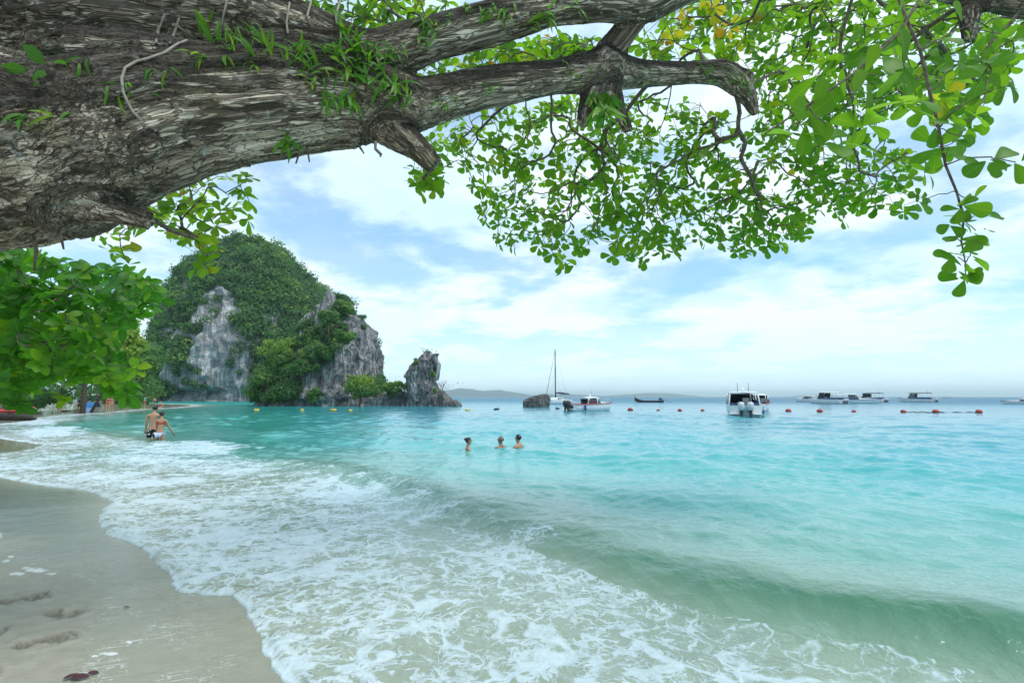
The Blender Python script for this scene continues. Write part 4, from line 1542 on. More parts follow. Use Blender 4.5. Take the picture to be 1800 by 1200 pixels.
polyC = [(1100, 95), (1120, 50), (1200, 0), (1820, -20), (1820, 60), (1740, 170), (1660, 150), (1560, 190), (1450, 215), (1340, 180), (1320, 120), (1200, 105)]
polyH = [(500, -5), (680, -5), (640, 45), (560, 40)]
polyR = [(1560, 160), (1780, 60), (1810, 120), (1720, 205), (1690, 260), (1640, 260), (1600, 220)]
tg = [sample_poly(polyA, 760, 5.6, 8.4, gr, .16), sample_poly(polyC, 500, 5.2, 8.4, gr, .16), sample_poly(polyB2, 130, 4.9, 6.8, gr, .15), sample_poly(polyB, 55, 4.6, 6, gr, .15), sample_poly(polyH, 16, 4.4, 5.2, gr, .15),
      sample_poly([(1180, 0), (1500, 0), (1500, 90), (1300, 110), (1150, 60)], 60, 5.5, 8.5, gr, .2), sample_poly(polyR, 26, 3.2, 4.6, gr, .2),
      sample_poly([(722, 300), (766, 285), (775, 325), (740, 332)], 6, 4.1, 4.5, gr)]
edge_pts = [(735, 325), (770, 322), (850, 385), (875, 425), (900, 430), (992, 455), (992, 468), (1078, 450), (1130, 455), (1165, 440), (1185, 440), (1240, 425), (1298, 440), (1345, 430), (1375, 425), (1395, 395), (1440, 365), (1487, 383), (1540, 360), (1590, 372), (1620, 345)]
tg.append(np.array([P(u, v, gr.uniform(5.4, 6.6)) for u, v in edge_pts]))
strand_nodes = np.vstack([A_(s_, 7) for s_ in strands])
gone = len(strand_nodes)
targets = np.vstack([strand_nodes] + tg)
node, par, tdir, cnt, tips = grow_twigs(targets, src, .28, .06, gr)
tips = tips[gone:]
# the long spray that hangs lowest at the right, and the big near sprays
rs = np.array([P(*q) for q in [(1560, -60, 3.1), (1592, 30, 3.0), (1618, 90, 2.95), (1634, 160, 2.95), (1650, 225, 2.95), (1662, 290, 2.95), (1682, 338, 2.95), (1694, 385, 2.95), (1690, 425, 2.95), (1697, 462, 2.95)]])
rt = np.array([P(*q) for q in [(1697, 470, 2.95), (1700, 488, 2.95), (1684, 452, 2.9), (1706, 445, 3.0), (1680, 415, 2.95), (1715, 405, 2.95), (1690, 362, 2.9), (1690, 430, 2.93), (1712, 380, 2.97), (1676, 385, 2.9), (1700, 350, 3.0), (1622, 352, 3.3), (1645, 300, 3.0), (1668, 258, 2.9), (1690, 240, 3.0), (1640, 215, 3.0), (1672, 200, 2.9), (1700, 170, 2.9),
                               (1655, 140, 3.0), (1690, 110, 3.0), (1742, 276, 2.7), (1785, 285, 2.6), (1735, 120, 2.8), (1775, 150, 2.7), (1620, 130, 3.1), (1600, 90, 3.1), (1710, 40, 3.1), (1650, 70, 3.0), (1760, 60, 3.0)]])
n2, p2, t2, c2, k2 = grow_twigs(rt, rs, .22, .03, gr)
chain = np.arange(len(rs))
for i in range(1, len(rs)):
    p2[i] = i - 1
c2[:len(rs)] = np.linspace(18, 1.5, len(rs))
ds = np.array([P(*q) for q in [(1640, -40, 2.3), (1580, 60, 2.15), (1500, 130, 2.05), (1420, 185, 2.0), (1345, 235, 2.0)]])
dt = np.array([P(*q) for q in [(1430, 200, 2.0), (1460, 235, 2.05), (1500, 175, 2.1), (1540, 130, 2.0), (1480, 95, 2.2), (1530, 215, 2.15), (1590, 120, 2.1), (1400, 230, 2.2), (1440, 130, 2.3), (1570, 60, 2.3), (1610, 170, 2.4), (1550, 90, 2.2)]])
n3_, p3, t3, c3, k3 = grow_twigs(dt, ds, .22, .02, gr)
for i in range(1, len(ds)):
    p3[i] = i - 1
c3[:len(ds)] = np.linspace(12, 3, len(ds))
# leaves under the trunk, left
polyF = [(150, 405), (215, 345), (300, 325), (430, 305), (440, 345), (420, 385), (385, 395), (378, 465), (352, 472), (330, 420), (300, 410), (250, 400), (222, 455), (170, 440)]
ft = np.vstack([sample_poly(polyF, 60, 4.4, 5.8, gr, .15), np.array([P(u, v, 5) for u, v in [(435, 310), (438, 385), (365, 462), (222, 460), (165, 405), (345, 465), (420, 330)]])])
fs = A_([(250, 335, 3.4), (330, 300, 3.5), (420, 280, 3.6)], 6)
n4, p4, t4, c4, k4 = grow_twigs(ft, fs, .25, .05, gr)


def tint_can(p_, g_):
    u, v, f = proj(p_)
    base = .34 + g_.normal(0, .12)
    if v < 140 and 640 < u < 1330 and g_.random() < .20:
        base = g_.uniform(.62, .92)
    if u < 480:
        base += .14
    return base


sets = [(node, tdir, tips, .130, (4, 7)), (n2, t2, k2, .12, (3, 5)), (n3_, t3, k3, .145, (3, 5)), (n4, t4, k4, .135, (4, 6))]
PO, DR, NR, SC, TI = [], [], [], [], []
for (nd, td, tp, sz, nl) in sets:
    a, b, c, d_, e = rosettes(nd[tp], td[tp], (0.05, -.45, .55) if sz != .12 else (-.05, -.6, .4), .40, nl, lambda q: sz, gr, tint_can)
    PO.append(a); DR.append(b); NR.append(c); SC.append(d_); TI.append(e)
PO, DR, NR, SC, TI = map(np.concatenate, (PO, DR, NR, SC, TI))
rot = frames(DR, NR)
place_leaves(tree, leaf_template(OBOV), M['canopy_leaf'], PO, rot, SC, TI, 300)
tv, tf = [], []
base = 0
for (nd, pp, cc, r0) in [(node, par, cnt, .0030), (n2, p2, c2, .0028), (n3_, p3, c3, .0022), (n4, p4, c4, .0028)]:
    a, b = twig_mesh(nd, pp, cc, r0, .45, .022, 5)
    tv.append(a); tf.append(b + base)
    base += len(a)
obj('twigs', mesh_np('twigs', np.vstack(tv), np.vstack(tf), M['twig'], True), tree)

# broken twig ends under the limb, roots and a pale liana on the bark
for pts in [[(540, 262), (544, 285)], [(527, 266), (520, 288)], [(500, 272), (488, 280), (468, 276)], [(430, 288), (440, 291), (400, 294)], [(632, 258), (640, 270)], [(660, 262), (670, 272), (668, 276)], [(60, 420), (64, 440), (60, 476)], [(100, 408), (90, 416), (86, 424)], [(112, 402), (106, 412), (112, 438)]]:
    l0, _ = hit(pts[0][0], pts[0][1] - 6)
    dep = proj(np.array(l0))[2] if l0 else 3.4
    m = MB()
    q = [P(pts[0][0], pts[0][1] - 12, dep + .02)] + [P(u, v, dep + .0) for u, v in pts]
    m.tube([tuple(p_) for p_ in q], [.012] + [.010] * (len(q) - 2) + [.005], 6)
    m.build('dead_twig', M['twig'], tree, True)
M['root'] = plain('pale_root', (.33, .30, .25), .8, .2, vary=.4, scale=25)
for pts in [[(250, 214), (236, 200), (224, 182), (216, 160), (215, 140), (222, 122), (240, 110), (262, 103), (290, 94), (312, 80), (330, 74)], [(506, 62), (504, 40), (508, 14), (512, -10)], [(545, 46), (540, 30), (545, 12), (548, -10)], [(592, 45), (590, 28), (600, -5)], [(275, 78), (280, 50), (292, 26)], [(300, 78), (310, 50), (316, 30)], [(345, 70), (320, 50), (310, 40)], [(390, 60), (395, 30), (402, -5)]]:
    q = []
    for (u, v) in pts:
        l0, n0 = hit(u, v)
        q.append(np.array(l0 + n0 * .012) if l0 else P(u, v, 3.7))
    m = MB()
    m.tube([tuple(p_) for p_ in q], [.008] * len(q), 6)
    m.build('aerial_root', M['root'], tree, True)

# ---- strap ferns growing on the limbs ----
def frond_mesh(L, w, droop, seed):
    V, F, U = [], [], []
    k = 9
    for i in range(k):
        tt = i / (k - 1)
        ww = w * (math.sin(math.pi * (.12 + .86 * tt)) ** .7) * (1 - .25 * tt)
        a = droop * tt
        y_ = L * (math.sin(a) / droop if droop > .01 else tt)
        z_ = L * ((1 - math.cos(a)) / droop if droop > .01 else 0)
        wob = .05 * L * math.sin(seed * 1.7 + tt * 5)
        for s_ in (-1, 0, 1):
            V.append((s_ * ww + wob * tt, y_, -z_ + .25 * abs(s_) * ww))
            U.append(float(s_))
    for i in range(k - 1):
        for s_ in (0, 1):
            a = i * 3 + s_
            F.append([a, a + 1, a + 4, a + 3])
    return np.array(V), np.array(F), np.array(U)


fr_var = []
for k in range(8):
    V, F, U = frond_mesh(1.0, [.066, .08, .06, .10][k % 4], [1.3, .9, 1.7, .5][k % 4] + .2 * (k > 3), k)
    fr_var.append(mesh_np('frond', V, F, M['frond'], True, {'tint': ('FLOAT', np.full(len(V), [.2, .42, .3, .55, .1, .62, .48, .36][k])), 'leafu': ('FLOAT', U)}))
GREG = [('upright green strap fern on the mossy ledge of the thick limb', 'ferns along the mossy ledge',
         [(365, 62), (378, 74), (420, 76), (452, 66), (470, 84), (445, 98), (478, 100), (405, 84), (520, 98), (505, 112), (530, 112), (556, 106), (575, 96), (590, 108), (545, 126)], .15, 5, (.2, 1)),
        ('yellow green strap fern hanging on the face of the thick limb', 'ferns hanging on the thick limb',
         [(155, 118), (200, 162), (222, 158), (236, 165), (256, 158), (290, 135), (303, 128), (265, 122), (393, 100), (450, 118), (362, 98), (345, 104), (556, 138), (540, 140), (575, 130), (112, 198), (50, 205), (93, 206), (130, 112)], .13, 3, (-1, .2)),
        ('green strap fern in the tangle where the limbs fork', 'ferns in the fork of the limbs',
         [(610, 62), (625, 72), (640, 82), (615, 92), (632, 100), (600, 104), (622, 118), (650, 112), (608, 128), (640, 135), (660, 84), (680, 140), (660, 130), (672, 148), (695, 150), (712, 176), (720, 160)], .19, 7, (-.7, .6)),
        ('green strap fern fringing the upper branch', 'ferns on the upper limb',
         [(745, 22), (752, 42), (795, 14), (822, 10), (848, 12), (866, 18), (884, 22), (900, 8), (765, 52), (742, 66), (684, 94), (700, 88), (940, 38), (962, 22), (1010, 8)], .15, 6, (-1, .1)),
        ('small yellow green fern on the long middle limb', 'ferns on the middle limb',
         [(785, 186), (850, 148), (858, 158), (868, 152), (990, 118), (1004, 124), (1016, 134), (1040, 128), (1132, 128), (1140, 140), (765, 180), (805, 170)], .09, 5, (-.8, .5)),
        ('green fern fringing the broken bend of the middle limb', 'ferns at the broken limb end',
         [(1238, 118), (1252, 120), (1266, 118), (1280, 122), (1290, 130), (1300, 142), (1310, 152), (1244, 136), (1260, 138)], .10, 6, (-.9, .5)),
        ('dark fern bearding the two dead hanging stubs', 'fern beard at the stubs',
         [(1040, 165), (1050, 172), (1060, 168), (1068, 175), (1046, 185), (1058, 188), (1070, 195), (1080, 170)], .19, 8, (-1, -.5)),
        ('narrow bladed fern hanging like a comb below the fork', 'hanging comb ferns',
         [(572, 168), (582, 166), (592, 166), (612, 170), (625, 168)], .15, 7, (-1, -.7)),
        ('dry yellow tuft under the thick limb', 'dry tufts under the limb', [(508, 246), (515, 252)], .13, 9, (-1, -.4))]
gr = np.random.default_rng(41)
ORD = 'first second third fourth fifth sixth seventh eighth ninth tenth eleventh twelfth thirteenth fourteenth fifteenth sixteenth seventeenth eighteenth nineteenth'.split()
for (lab, grp, pts, L, nf, updown) in GREG:
    for ip, (u, v) in enumerate(sorted(pts)):
        l0, n0 = hit(u, v)
        if l0 is None:
            l0, n0 = Vector(P(u, v, 4.0)), Vector((0, -1, 0))
            lx, nx = hit(u, v + 14)
            if lx is not None:
                l0, n0 = lx, nx
        root = empty('strap_fern', l0)
        tag(root, lab + ', ' + ORD[ip] + ' from the left', 'fern', grp)
        for k in range(max(2, int(nf + gr.integers(-1, 2)))):
            vert = gr.uniform(*updown)
            d_ = Vector((gr.normal(0, .45), -.35, vert)) + n0 * .45
            d_.normalize()
            nn_ = (n0 + Vector((gr.normal(0, .3), gr.normal(0, .3), .5))).normalized()
            xx = d_.cross(nn_).normalized()
            zz = xx.cross(d_)
            s_ = L * gr.uniform(.6, 1.2)
            o = bpy.data.objects.new('frond', fr_var[int(gr.integers(0, 4)) + (4 if 'yellow' in lab or gr.random() < .3 else 0)])
            COL.objects.link(o)
            o.parent = root
            mt = Matrix(((xx.x, d_.x, zz.x, 0), (xx.y, d_.y, zz.y, 0), (xx.z, d_.z, zz.z, 0), (0, 0, 0, 1)))
            wscale = .85 if L < .12 else 1.0
            o.matrix_local = Matrix.Translation(n0 * -.005 + Vector(gr.normal(0, .02, 3))) @ mt @ Matrix.Diagonal((s_ * wscale, s_, s_, 1))

# the bird's-nest leaves at the far left of the trunk
root = empty('nest_fern', hit(28, 118)[0] or P(28, 118, 3))
tag(root, 'young plant with four broad pointed green leaves at the left end of the limb', 'fern')
V, F, U = leaf_template(OVAL * .55, .1, .1)
bl = mesh_np('blade', V, F, M['frond'], True, {'tint': ('FLOAT', np.full(len(V), .15)), 'leafu': ('FLOAT', U)})
for (a, b, L) in [((46, 122), (0, 118), .17), ((78, 104), (38, 78), .16), ((80, 112), (46, 95), .13), ((78, 124), (62, 150), .1)]:
    p0, p1 = hit(*a)[0], None
    p0 = Vector(p0) if p0 else Vector(P(*a, 3))
    f = proj(np.array(p0))[2]
    p1 = Vector(P(*b, f - .04))
    d_ = (p1 - p0)
    L = d_.length
    d_.normalize()
    nn_ = (CO - p0).normalized()
    xx = d_.cross(nn_).normalized()
    zz = xx.cross(d_)
    o = obj('blade', bl, root)
    o.matrix_local = Matrix.Translation(p0 - root.location - (p0 - CO).normalized() * .02) @ Matrix(((xx.x, d_.x, zz.x, 0), (xx.y, d_.y, zz.y, 0), (xx.z, d_.z, zz.z, 0), (0, 0, 0, 1))) @ Matrix.Diagonal((L * 1.3, L, L, 1))

# ---- the big-leaved tree at the left ----
gr = np.random.default_rng(51)
lroot = empty('shore_tree', P(-420, 730, 8.2))
tag(lroot, 'leafy bright green broadleaf tree leaning in from the left over the beach', 'tree')
off = np.array(lroot.location)
lp = [(-120, 420), (0, 432), (60, 446), (110, 458), (150, 472), (210, 470), (240, 485), (284, 500), (282, 535), (262, 548), (235, 560), (205, 585), (190, 610), (215, 640), (232, 660), (236, 680), (222, 690), (195, 680), (180, 665), (150, 668), (128, 665), (85, 668), (60, 672),
      (38, 715), (20, 715), (0, 680), (-120, 680)]
lt = np.vstack([sample_poly(lp, 560, 6.0, 9.0, gr, .15), np.array([P(u, v, gr.uniform(6, 7.5)) for u, v in [(278, 505), (270, 535), (240, 490), (205, 485), (234, 680), (222, 694), (240, 645), (108, 695), (25, 705), (34, 712), (150, 480), (20, 440), (65, 452), (100, 462), (192, 682), (185, 640), (30, 680), (60, 665)]])])
ls = np.vstack([A_([(-380, 620, 8.2), (-250, 540, 8), (-120, 510, 7.8), (20, 520, 7.6), (140, 530, 7.3)], 14), A_([(-380, 640, 8.2), (-200, 600, 7.6), (-40, 600, 7.2), (100, 610, 7)], 10)])
nd, pp, td, cc, tp = grow_twigs(lt, ls, .25, .04, gr)
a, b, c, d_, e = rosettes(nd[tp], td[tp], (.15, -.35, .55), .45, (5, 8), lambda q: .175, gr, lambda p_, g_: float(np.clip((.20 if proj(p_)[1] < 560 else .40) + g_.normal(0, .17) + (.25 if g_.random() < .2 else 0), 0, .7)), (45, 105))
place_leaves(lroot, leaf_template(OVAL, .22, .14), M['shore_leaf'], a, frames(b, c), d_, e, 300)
va, fa = twig_mesh(nd, pp, cc, .0032, .45, .03, 5)
obj('twigs', mesh_np('twigs', va - off, fa, M['twig'], True), lroot)
m = MB()
for L in [[(-420, 735, 8.2, .22), (-410, 640, 8.2, .18), (-380, 560, 8.2, .15), (-300, 470, 8.2, .1)], [(-395, 640, 8.2, .10), (-250, 545, 8, .07), (-120, 510, 7.8, .05), (20, 520, 7.6, .035), (140, 530, 7.3, .02)], [(-395, 650, 8.2, .09), (-200, 600, 7.6, .06), (-40, 600, 7.2, .04), (100, 610, 7, .02)]]:
    m.tube([tuple(P(u, v, dp) - off) for u, v, dp, r_ in L], [r_ for *_, r_ in L], 9)
m.build('trunk', M['twig'], lroot, True)
# ------------------------------------------------------------------ boats
M['gel'] = plain('white_gelcoat', (.78, .79, .79), .28, .5, vary=.08, scale=1.2)
M['navy'] = plain('navy_paint', (.02, .04, .12), .35, .5)
M['redpaint'] = plain('red_paint', (.45, .03, .03), .35, .5)
M['glass'] = plain('tinted_glass', (.02, .035, .045), .06, .8, vary=.05)
M['black'] = plain('black_plastic', (.02, .021, .024), .4, .5)
M['motor'] = plain('outboard_grey', (.55, .57, .60), .3, .5)
M['dmotor'] = plain('outboard_black', (.035, .03, .035), .3, .5)
M['steel'] = plain('steel', (.55, .56, .58), .3, .5, .9)
M['cushion'] = plain('cushion', (.10, .05, .06), .7, .3)
M['seatblue'] = plain('seat_blue', (.05, .10, .22), .6, .3)
M['wood'] = plain('painted_wood', (.13, .08, .05), .6, .3, vary=.4, scale=8)
M['canvas'] = plain('canvas', (.04, .05, .07), .8, .2)
M['wcanvas'] = plain('pale_canvas', (.7, .72, .72), .8, .2)
M['buoy'] = plain('buoy_orange', (.50, .06, .035), .5, .4, vary=.35, scale=4)
M['ybuoy'] = plain('float_yellow', (.65, .45, .06), .5, .4)
M['rope'] = plain('wet_rope', (.06, .07, .07), .8, .2)
M['fender'] = plain('fender_blue', (.02, .05, .22), .4, .5)


def hull_rings(L, B, H, draft, n=13, rake=.12, flare=1.0, sheer=.25):
    rings = []
    for i in range(n):
        t_ = i / (n - 1)
        w = B / 2 * (1 - max(0, (t_ - .45) / .55) ** 2.2)
        w = max(w, .012 * B)
        sh = H * (1 + sheer * t_ ** 2)
        kz = -draft * (1 - .9 * t_ ** 4)
        xs = -L / 2 + L * t_
        bow = rake * L * t_ ** 3
        ring = [(xs + bow, w, sh), (xs + bow * .8, w * .97 * flare, sh * .55), (xs + bow * .35, w * .86, .05), (xs, w * .55, kz * .6), (xs, 0, kz)]
        rings.append(ring + [(a, -b, c) for a, b, c in ring[-2::-1]])
    return rings


def speedboat(loc, rz, label, L=9.0, B=2.7, H=.85, group=None, roof=(-.30, .22), motors=2, stripe=None, mot='motor', arch=False, fenders=0, antenna=True, fl=1.9, name='speedboat', rails=True, cat='speedboat', dark_roof=False):
    root = empty(name, loc, rz)
    tag(root, label, cat, group)
    rings = hull_rings(L, B, H, .35)
    m = MB()
    m.loft(rings)
    m.f.append([k for k in range(9)])
    m.build('hull', M['gel'], root, True)
    m = MB()
    for i in range(len(rings) - 1):
        a, b = rings[i], rings[i + 1]
        z_ = -.16
        base = len(m.v)
        m.v += [(a[0][0], a[0][1] * .9, a[0][2] + z_), (a[8][0], a[8][1] * .9, a[8][2] + z_), (b[8][0], b[8][1] * .9, b[8][2] + z_), (b[0][0], b[0][1] * .9, b[0][2] + z_)]
        m.f.append([base, base + 1, base + 2, base + 3])
    m.build('deck', M['gel'], root)
    m = MB()
    for s_ in (0, 8):
        m.tube([tuple(np.array(r_[s_]) + np.array([0, 0, .01])) for r_ in rings], .045, 6)
    m.build('gunwale', M['gel'] if stripe is None else M[stripe], root, True)
    if stripe:
        for s_ in (1, -1):
            m = MB()
            for z0, z1 in ((.62, .72),):
                V = []
                for r_ in rings:
                    a, b = np.array(r_[0]), np.array(r_[1])
                    for q in (z0, z1):
                        p_ = b + (a - b) * q + np.array([0, .012, 0])
                        V.append((p_[0], s_ * p_[1], p_[2]))
                m.add(V, [[2 * i, 2 * i + 1, 2 * i + 3, 2 * i + 2] for i in range(len(rings) - 1)])
            m.build('stripe', M[stripe], root)
    # foredeck and cabin front
    x0, x1 = roof[0] * L, roof[1] * L
    m = MB()
    fd = []
    for i, r_ in enumerate(rings):
        if r_[0][0] > x1 - .1:
            w = r_[0][1]
            fd.append([(r_[0][0], w * .95, r_[0][2] - .02), (r_[0][0], w * .5, r_[0][2] + .16 * min(1, w)), (r_[0][0], 0, r_[0][2] + .22 * min(1, w)), (r_[0][0], -w * .5, r_[0][2] + .16 * min(1, w)), (r_[0][0], -w * .95, r_[0][2] - .02)])
    if len(fd) > 1:
        m.loft(fd)
        m.build('foredeck', M['gel'], root, True)
    wb = B / 2 * .86
    # windscreen: raked glass in a frame
    m = MB()
    zt = fl
    m.loft([[(x1 + .55, wb * .8, H + .1), (x1 + .85, 0, H + .15), (x1 + .55, -wb * .8, H + .1)], [(x1 - .1, wb * .78, zt - .08), (x1 + .1, 0, zt - .05), (x1 - .1, -wb * .78, zt - .08)]])
    m.build('windscreen', M['glass'], root)
    for s_ in (1, -1):
        m = MB()
        m.add([(x1 + .5, s_ * wb * .86, H + .12), (x1 - .15, s_ * wb * .82, zt - .1), (x1 - 1.6, s_ * wb * .88, zt - .12), (x1 - 1.3, s_ * wb * .95, H + .15)], [[0, 1, 2, 3]])
        m.build('side_window', M['glass'], root)
    # roof
    m = MB()
    rr = []
    for t_ in np.linspace(0, 1, 6):
        xx = x0 + (x1 + .25 - x0) * t_
        hz = zt + .10 * math.sin(math.pi * (.15 + .7 * t_))
        ww = wb * (.96 - .12 * t_ ** 3)
        rr.append([(xx, ww, hz - .10), (xx, ww * .92, hz), (xx, 0, hz + .07), (xx, -ww * .92, hz), (xx, -ww, hz - .10), (xx, -ww * .9, hz - .13), (xx, 0, hz - .06), (xx, ww * .9, hz - .13)])
    m.loft(rr, True, True)
    m.build('roof', M['canvas'] if dark_roof else M['gel'], root, True)
    npost = max(2, int((x1 - x0) / 1.6))
    for s_ in (1, -1):
        for k in range(npost):
            xx = x0 + .15 + (x1 - .3 - x0) * k / max(1, npost - 1)
            m = MB()
            lean = -.25 if k == 0 and arch else 0
            m.tube([(xx + lean, s_ * B / 2 * .93, H - .05), (xx, s_ * wb * .93, zt - .05)], .035 if not arch else .06, 6)
            m.build('roof_post', M['steel'] if not arch else M['gel'], root, True)
    # benches and a console
    for s_ in (1, -1):
        m = MB()
        m.box(((x0 + x1) / 2 - .2, s_ * B * .33, H - .02), ((x1 - x0) * .8, .45, .38))
        m.box(((x0 + x1) / 2 - .2, s_ * B * .43, H + .28), ((x1 - x0) * .8, .09, .4))
        m.build('bench', M['cushion'] if stripe == 'redpaint' else M['seatblue'], root, False, .03)
    m = MB()
    m.box((x1 - .6, -B * .18, H + .25), (.5, .6, .8))
    m.build('console', M['gel'], root, False, .05)
    for k in range(motors):
        yy = (k - (motors - 1) / 2) * .72
        m = MB()
        m.loft([[(-L / 2 - .62 + .30 * c_ * s2, yy + .26 * s_ * s2, z_) for c_, s_ in [(math.cos(q), math.sin(q)) for q in np.linspace(0, 6.283, 11)[:-1]]] for z_, s2 in ((.55, .8), (.62, 1), (1.0, 1.05), (1.18, .92), (1.26, .45))], True, True)
        o = m.build('outboard_motor', M[mot], root, True)
        m = MB()
        m.tube([(-L / 2 - .62, yy, .58), (-L / 2 - .66, yy, .1), (-L / 2 - .68, yy, -.35)], [.15, .11, .10], 8)
        m.box((-L / 2 - .25, yy, .5), (.5, .22, .3))
        m.build('motor_leg', M['black'], o)
    # swim step and transom
    m = MB()
    m.box((-L / 2 - .18, B * .34, .22), (.5, B * .28, .08))
    m.box((-L / 2 - .18, -B * .34, .22), (.5, B * .28, .08))
    m.build('swim_step', M['gel'], root, False, .02)
    if rails:
        m = MB()
        for s_ in (0, 8):
            ps = [tuple(np.array(r_[s_]) * np.array([1, .93, 1]) + np.array([0, 0, .42])) for r_ in rings if r_[0][0] > x1 + .4]
            if len(ps) > 1:
                m.tube(ps, .018, 5)
                for p_ in ps:
                    m.tube([p_, (p_[0], p_[1], p_[2] - .42)], .014, 4)
        if m.v:
            m.build('bow_rail', M['steel'], root, True)
    if antenna:
        for yy in ([-.45, .45] if antenna is True else antenna):
            m = MB()
            m.tube([(x0 + .8, yy, zt + .05), (x0 + .8, yy, zt + .9)], [.03, .012], 5)
            m.build('antenna', M['black'], root)
        m = MB()
        m.ball((x0 + .8, 0, zt + .28), (.13, .13, .16))
        m.tube([(x0 + .8, 0, zt), (x0 + .8, 0, zt + .2)], .05, 6)
        m.build('navigation_light', M['gel'], root, True)
    for k in range(fenders):
        m = MB()
        s_ = -1 if k % 2 == 0 else 1
        xx = -L * .25 + L * .3 * (k // 2)
        m.tube([(xx, s_ * (B / 2 + .14), H - .02), (xx, s_ * (B / 2 + .16), H - .1), (xx, s_ * (B / 2 + .16), .15), (xx, s_ * (B / 2 + .14), .1)], [.03, .12, .12, .03], 8)
        m.build('fender', M['fender'] if arch else M['black'], root, True)
    return root


def at(u, v):
    g = G(u, v)
    return (g[0], g[1], 0.0)


def heading(u, v, deg):
    """rotation for a bow pointing deg clockwise of straight away from the viewer"""
    g = G(u, v)
    return math.atan2(g[1], g[0]) - R(deg)


speedboat(at(1304, 729), heading(1304, 729, -4), 'white speedboat seen from astern with two outboard motors and two antennas', 8.6, 2.75, .95, motors=2, arch=True, fenders=1, fl=2.05, roof=(-.40, .20), dark_roof=False)
speedboat(at(1334, 722), heading(1334, 722, 6), 'white speedboat half hidden behind the right side of the twin motor speedboat', 8.0, 2.4, .9, motors=2, mot='dmotor', fl=1.9, antenna=False, stripe='redpaint')
speedboat(at(1037, 722), heading(1037, 722, 60), 'white speedboat with a red stripe and dark outboards beside the lone boulder', 5.0, 1.95, .8, motors=2, mot='dmotor', stripe='redpaint', roof=(-.14, .14), fl=1.55, antenna=[-.3], fenders=2, arch=True)
m_ = 'white canopied tour boats moored off the beach'
speedboat(at(1421, 706.5), heading(1421, 706.5, -70), 'smallest white speedboat at the left end of the moored row', 6.5, 2.3, .9, m_, (-.36, .15), 1, fl=1.9, antenna=False)
speedboat(at(1455, 709.5), heading(1455, 709.5, -52), 'nearest white tour boat of the moored row, stern with two outboards turned to the right', 8.2, 2.7, 1.0, m_, (-.40, .18), 2, fl=2.7, antenna=False)
speedboat(at(1497, 709), heading(1497, 709, 84), 'long low white tour boat with bow to the right in the moored row', 10.0, 2.6, .95, m_, (-.42, .10), 2, fl=2.3, antenna=False, stripe='navy')
speedboat(at(1530, 707), heading(1530, 707, -60), 'white tour boat with a dark blue canopy at the right end of the moored row', 8.0, 2.6, 1.0, m_, (-.42, .20), 2, fl=2.7, antenna=[0.2], dark_roof=True)
speedboat(at(1613, 706.5), heading(1613, 706.5, -72), 'lone white and blue tour boat moored apart, right of the row of boats', 8.6, 2.6, 1.05, None, (-.42, .20), 2, fl=2.8, antenna=[0.2], stripe='navy', dark_roof=True)
speedboat(at(1797, 710), heading(1797, 710, -100), 'low grey white boat cut off by the right edge of the picture', 6.0, 2.0, .6, None, (-.30, .0), 1, fl=1.2, antenna=False, stripe='navy', rails=False)

# sailing yacht
loc = at(980, 710)
root = empty('sailing_yacht', loc, heading(980, 710, -150))
tag(root, 'white sailing yacht with a bare mast and furled headsail behind the boulder', 'sailboat')
L, B, H = 9.5, 3.0, 1.0
rings = hull_rings(L, B, H, .5, rake=.08, sheer=.12)
m = MB(); m.loft(rings); m.f.append(list(range(9))); m.build('hull', M['gel'], root, True)
m = MB()
m.loft([[(r_[0][0], r_[0][1] * .97, r_[0][2] - .02), (r_[0][0], 0, r_[0][2] + .06), (r_[0][0], -r_[0][1] * .97, r_[0][2] - .02)] for r_ in rings])
m.build('deck', M['gel'], root, True)
m = MB()
m.loft([[(xx, w, H), (xx + .1, w * .85, H + h_), (xx + .1, -w * .85, H + h_), (xx, -w, H)] for xx, w, h_ in ((-1.2, 1.05, .55), (.3, 1.0, .55), (1.8, .75, .42), (2.6, .4, .1))], False)
m.build('cabin', M['gel'], root, False)
for s_ in (1, -1):
    m = MB(); m.box((.3, s_ * .96, H + .3), (2.4, .04, .2)); m.build('cabin_window', M['glass'], root)
m = MB(); m.tube([(.9, 0, H), (.9, 0, 12.6)], [.14, .10], 8); m.build('mast', M['canvas'], root, True)
m = MB(); m.tube([(.9, 0, 2.4), (-3.2, 0, 2.5)], .07, 8); m.build('boom', M['steel'], root, True)
m = MB(); m.tube([(.8, 0, 2.55), (-1, 0, 2.62), (-3.1, 0, 2.6)], [.14, .20, .12], 8); m.build('sail_cover', M['navy'], root, True)
m = MB(); m.tube([(5.3, 0, H + .2), (1.0, 0, 12.0)], [.065, .025], 6); m.build('furled_headsail', M['canvas'], root, True)
for a, b in (((-4.7, 0, H), (.9, 0, 12.5)), ((.6, 1.45, H), (.9, 0, 9.0)), ((.6, -1.45, H), (.9, 0, 9.0))):
    m = MB(); m.tube([a, b], .018, 4); m.build('stay', M['steel'], root)
m = MB()
m.loft([[(xx, w, z_) for w in (-1.15, -.6, 0, .6, 1.15)] for xx, z_ in ((-1.2, 2.35), (-2.0, 2.5), (-3.4, 2.45), (-3.9, 2.25))])
m.loft([[(xx, w, z_ + .05) for w in (-1.15, -.6, 0, .6, 1.15)] for xx, z_ in ((-1.2, 2.35), (-2.0, 2.5), (-3.4, 2.45), (-3.9, 2.25))])
m.build('bimini', M['canvas'], root, True)
m = MB()
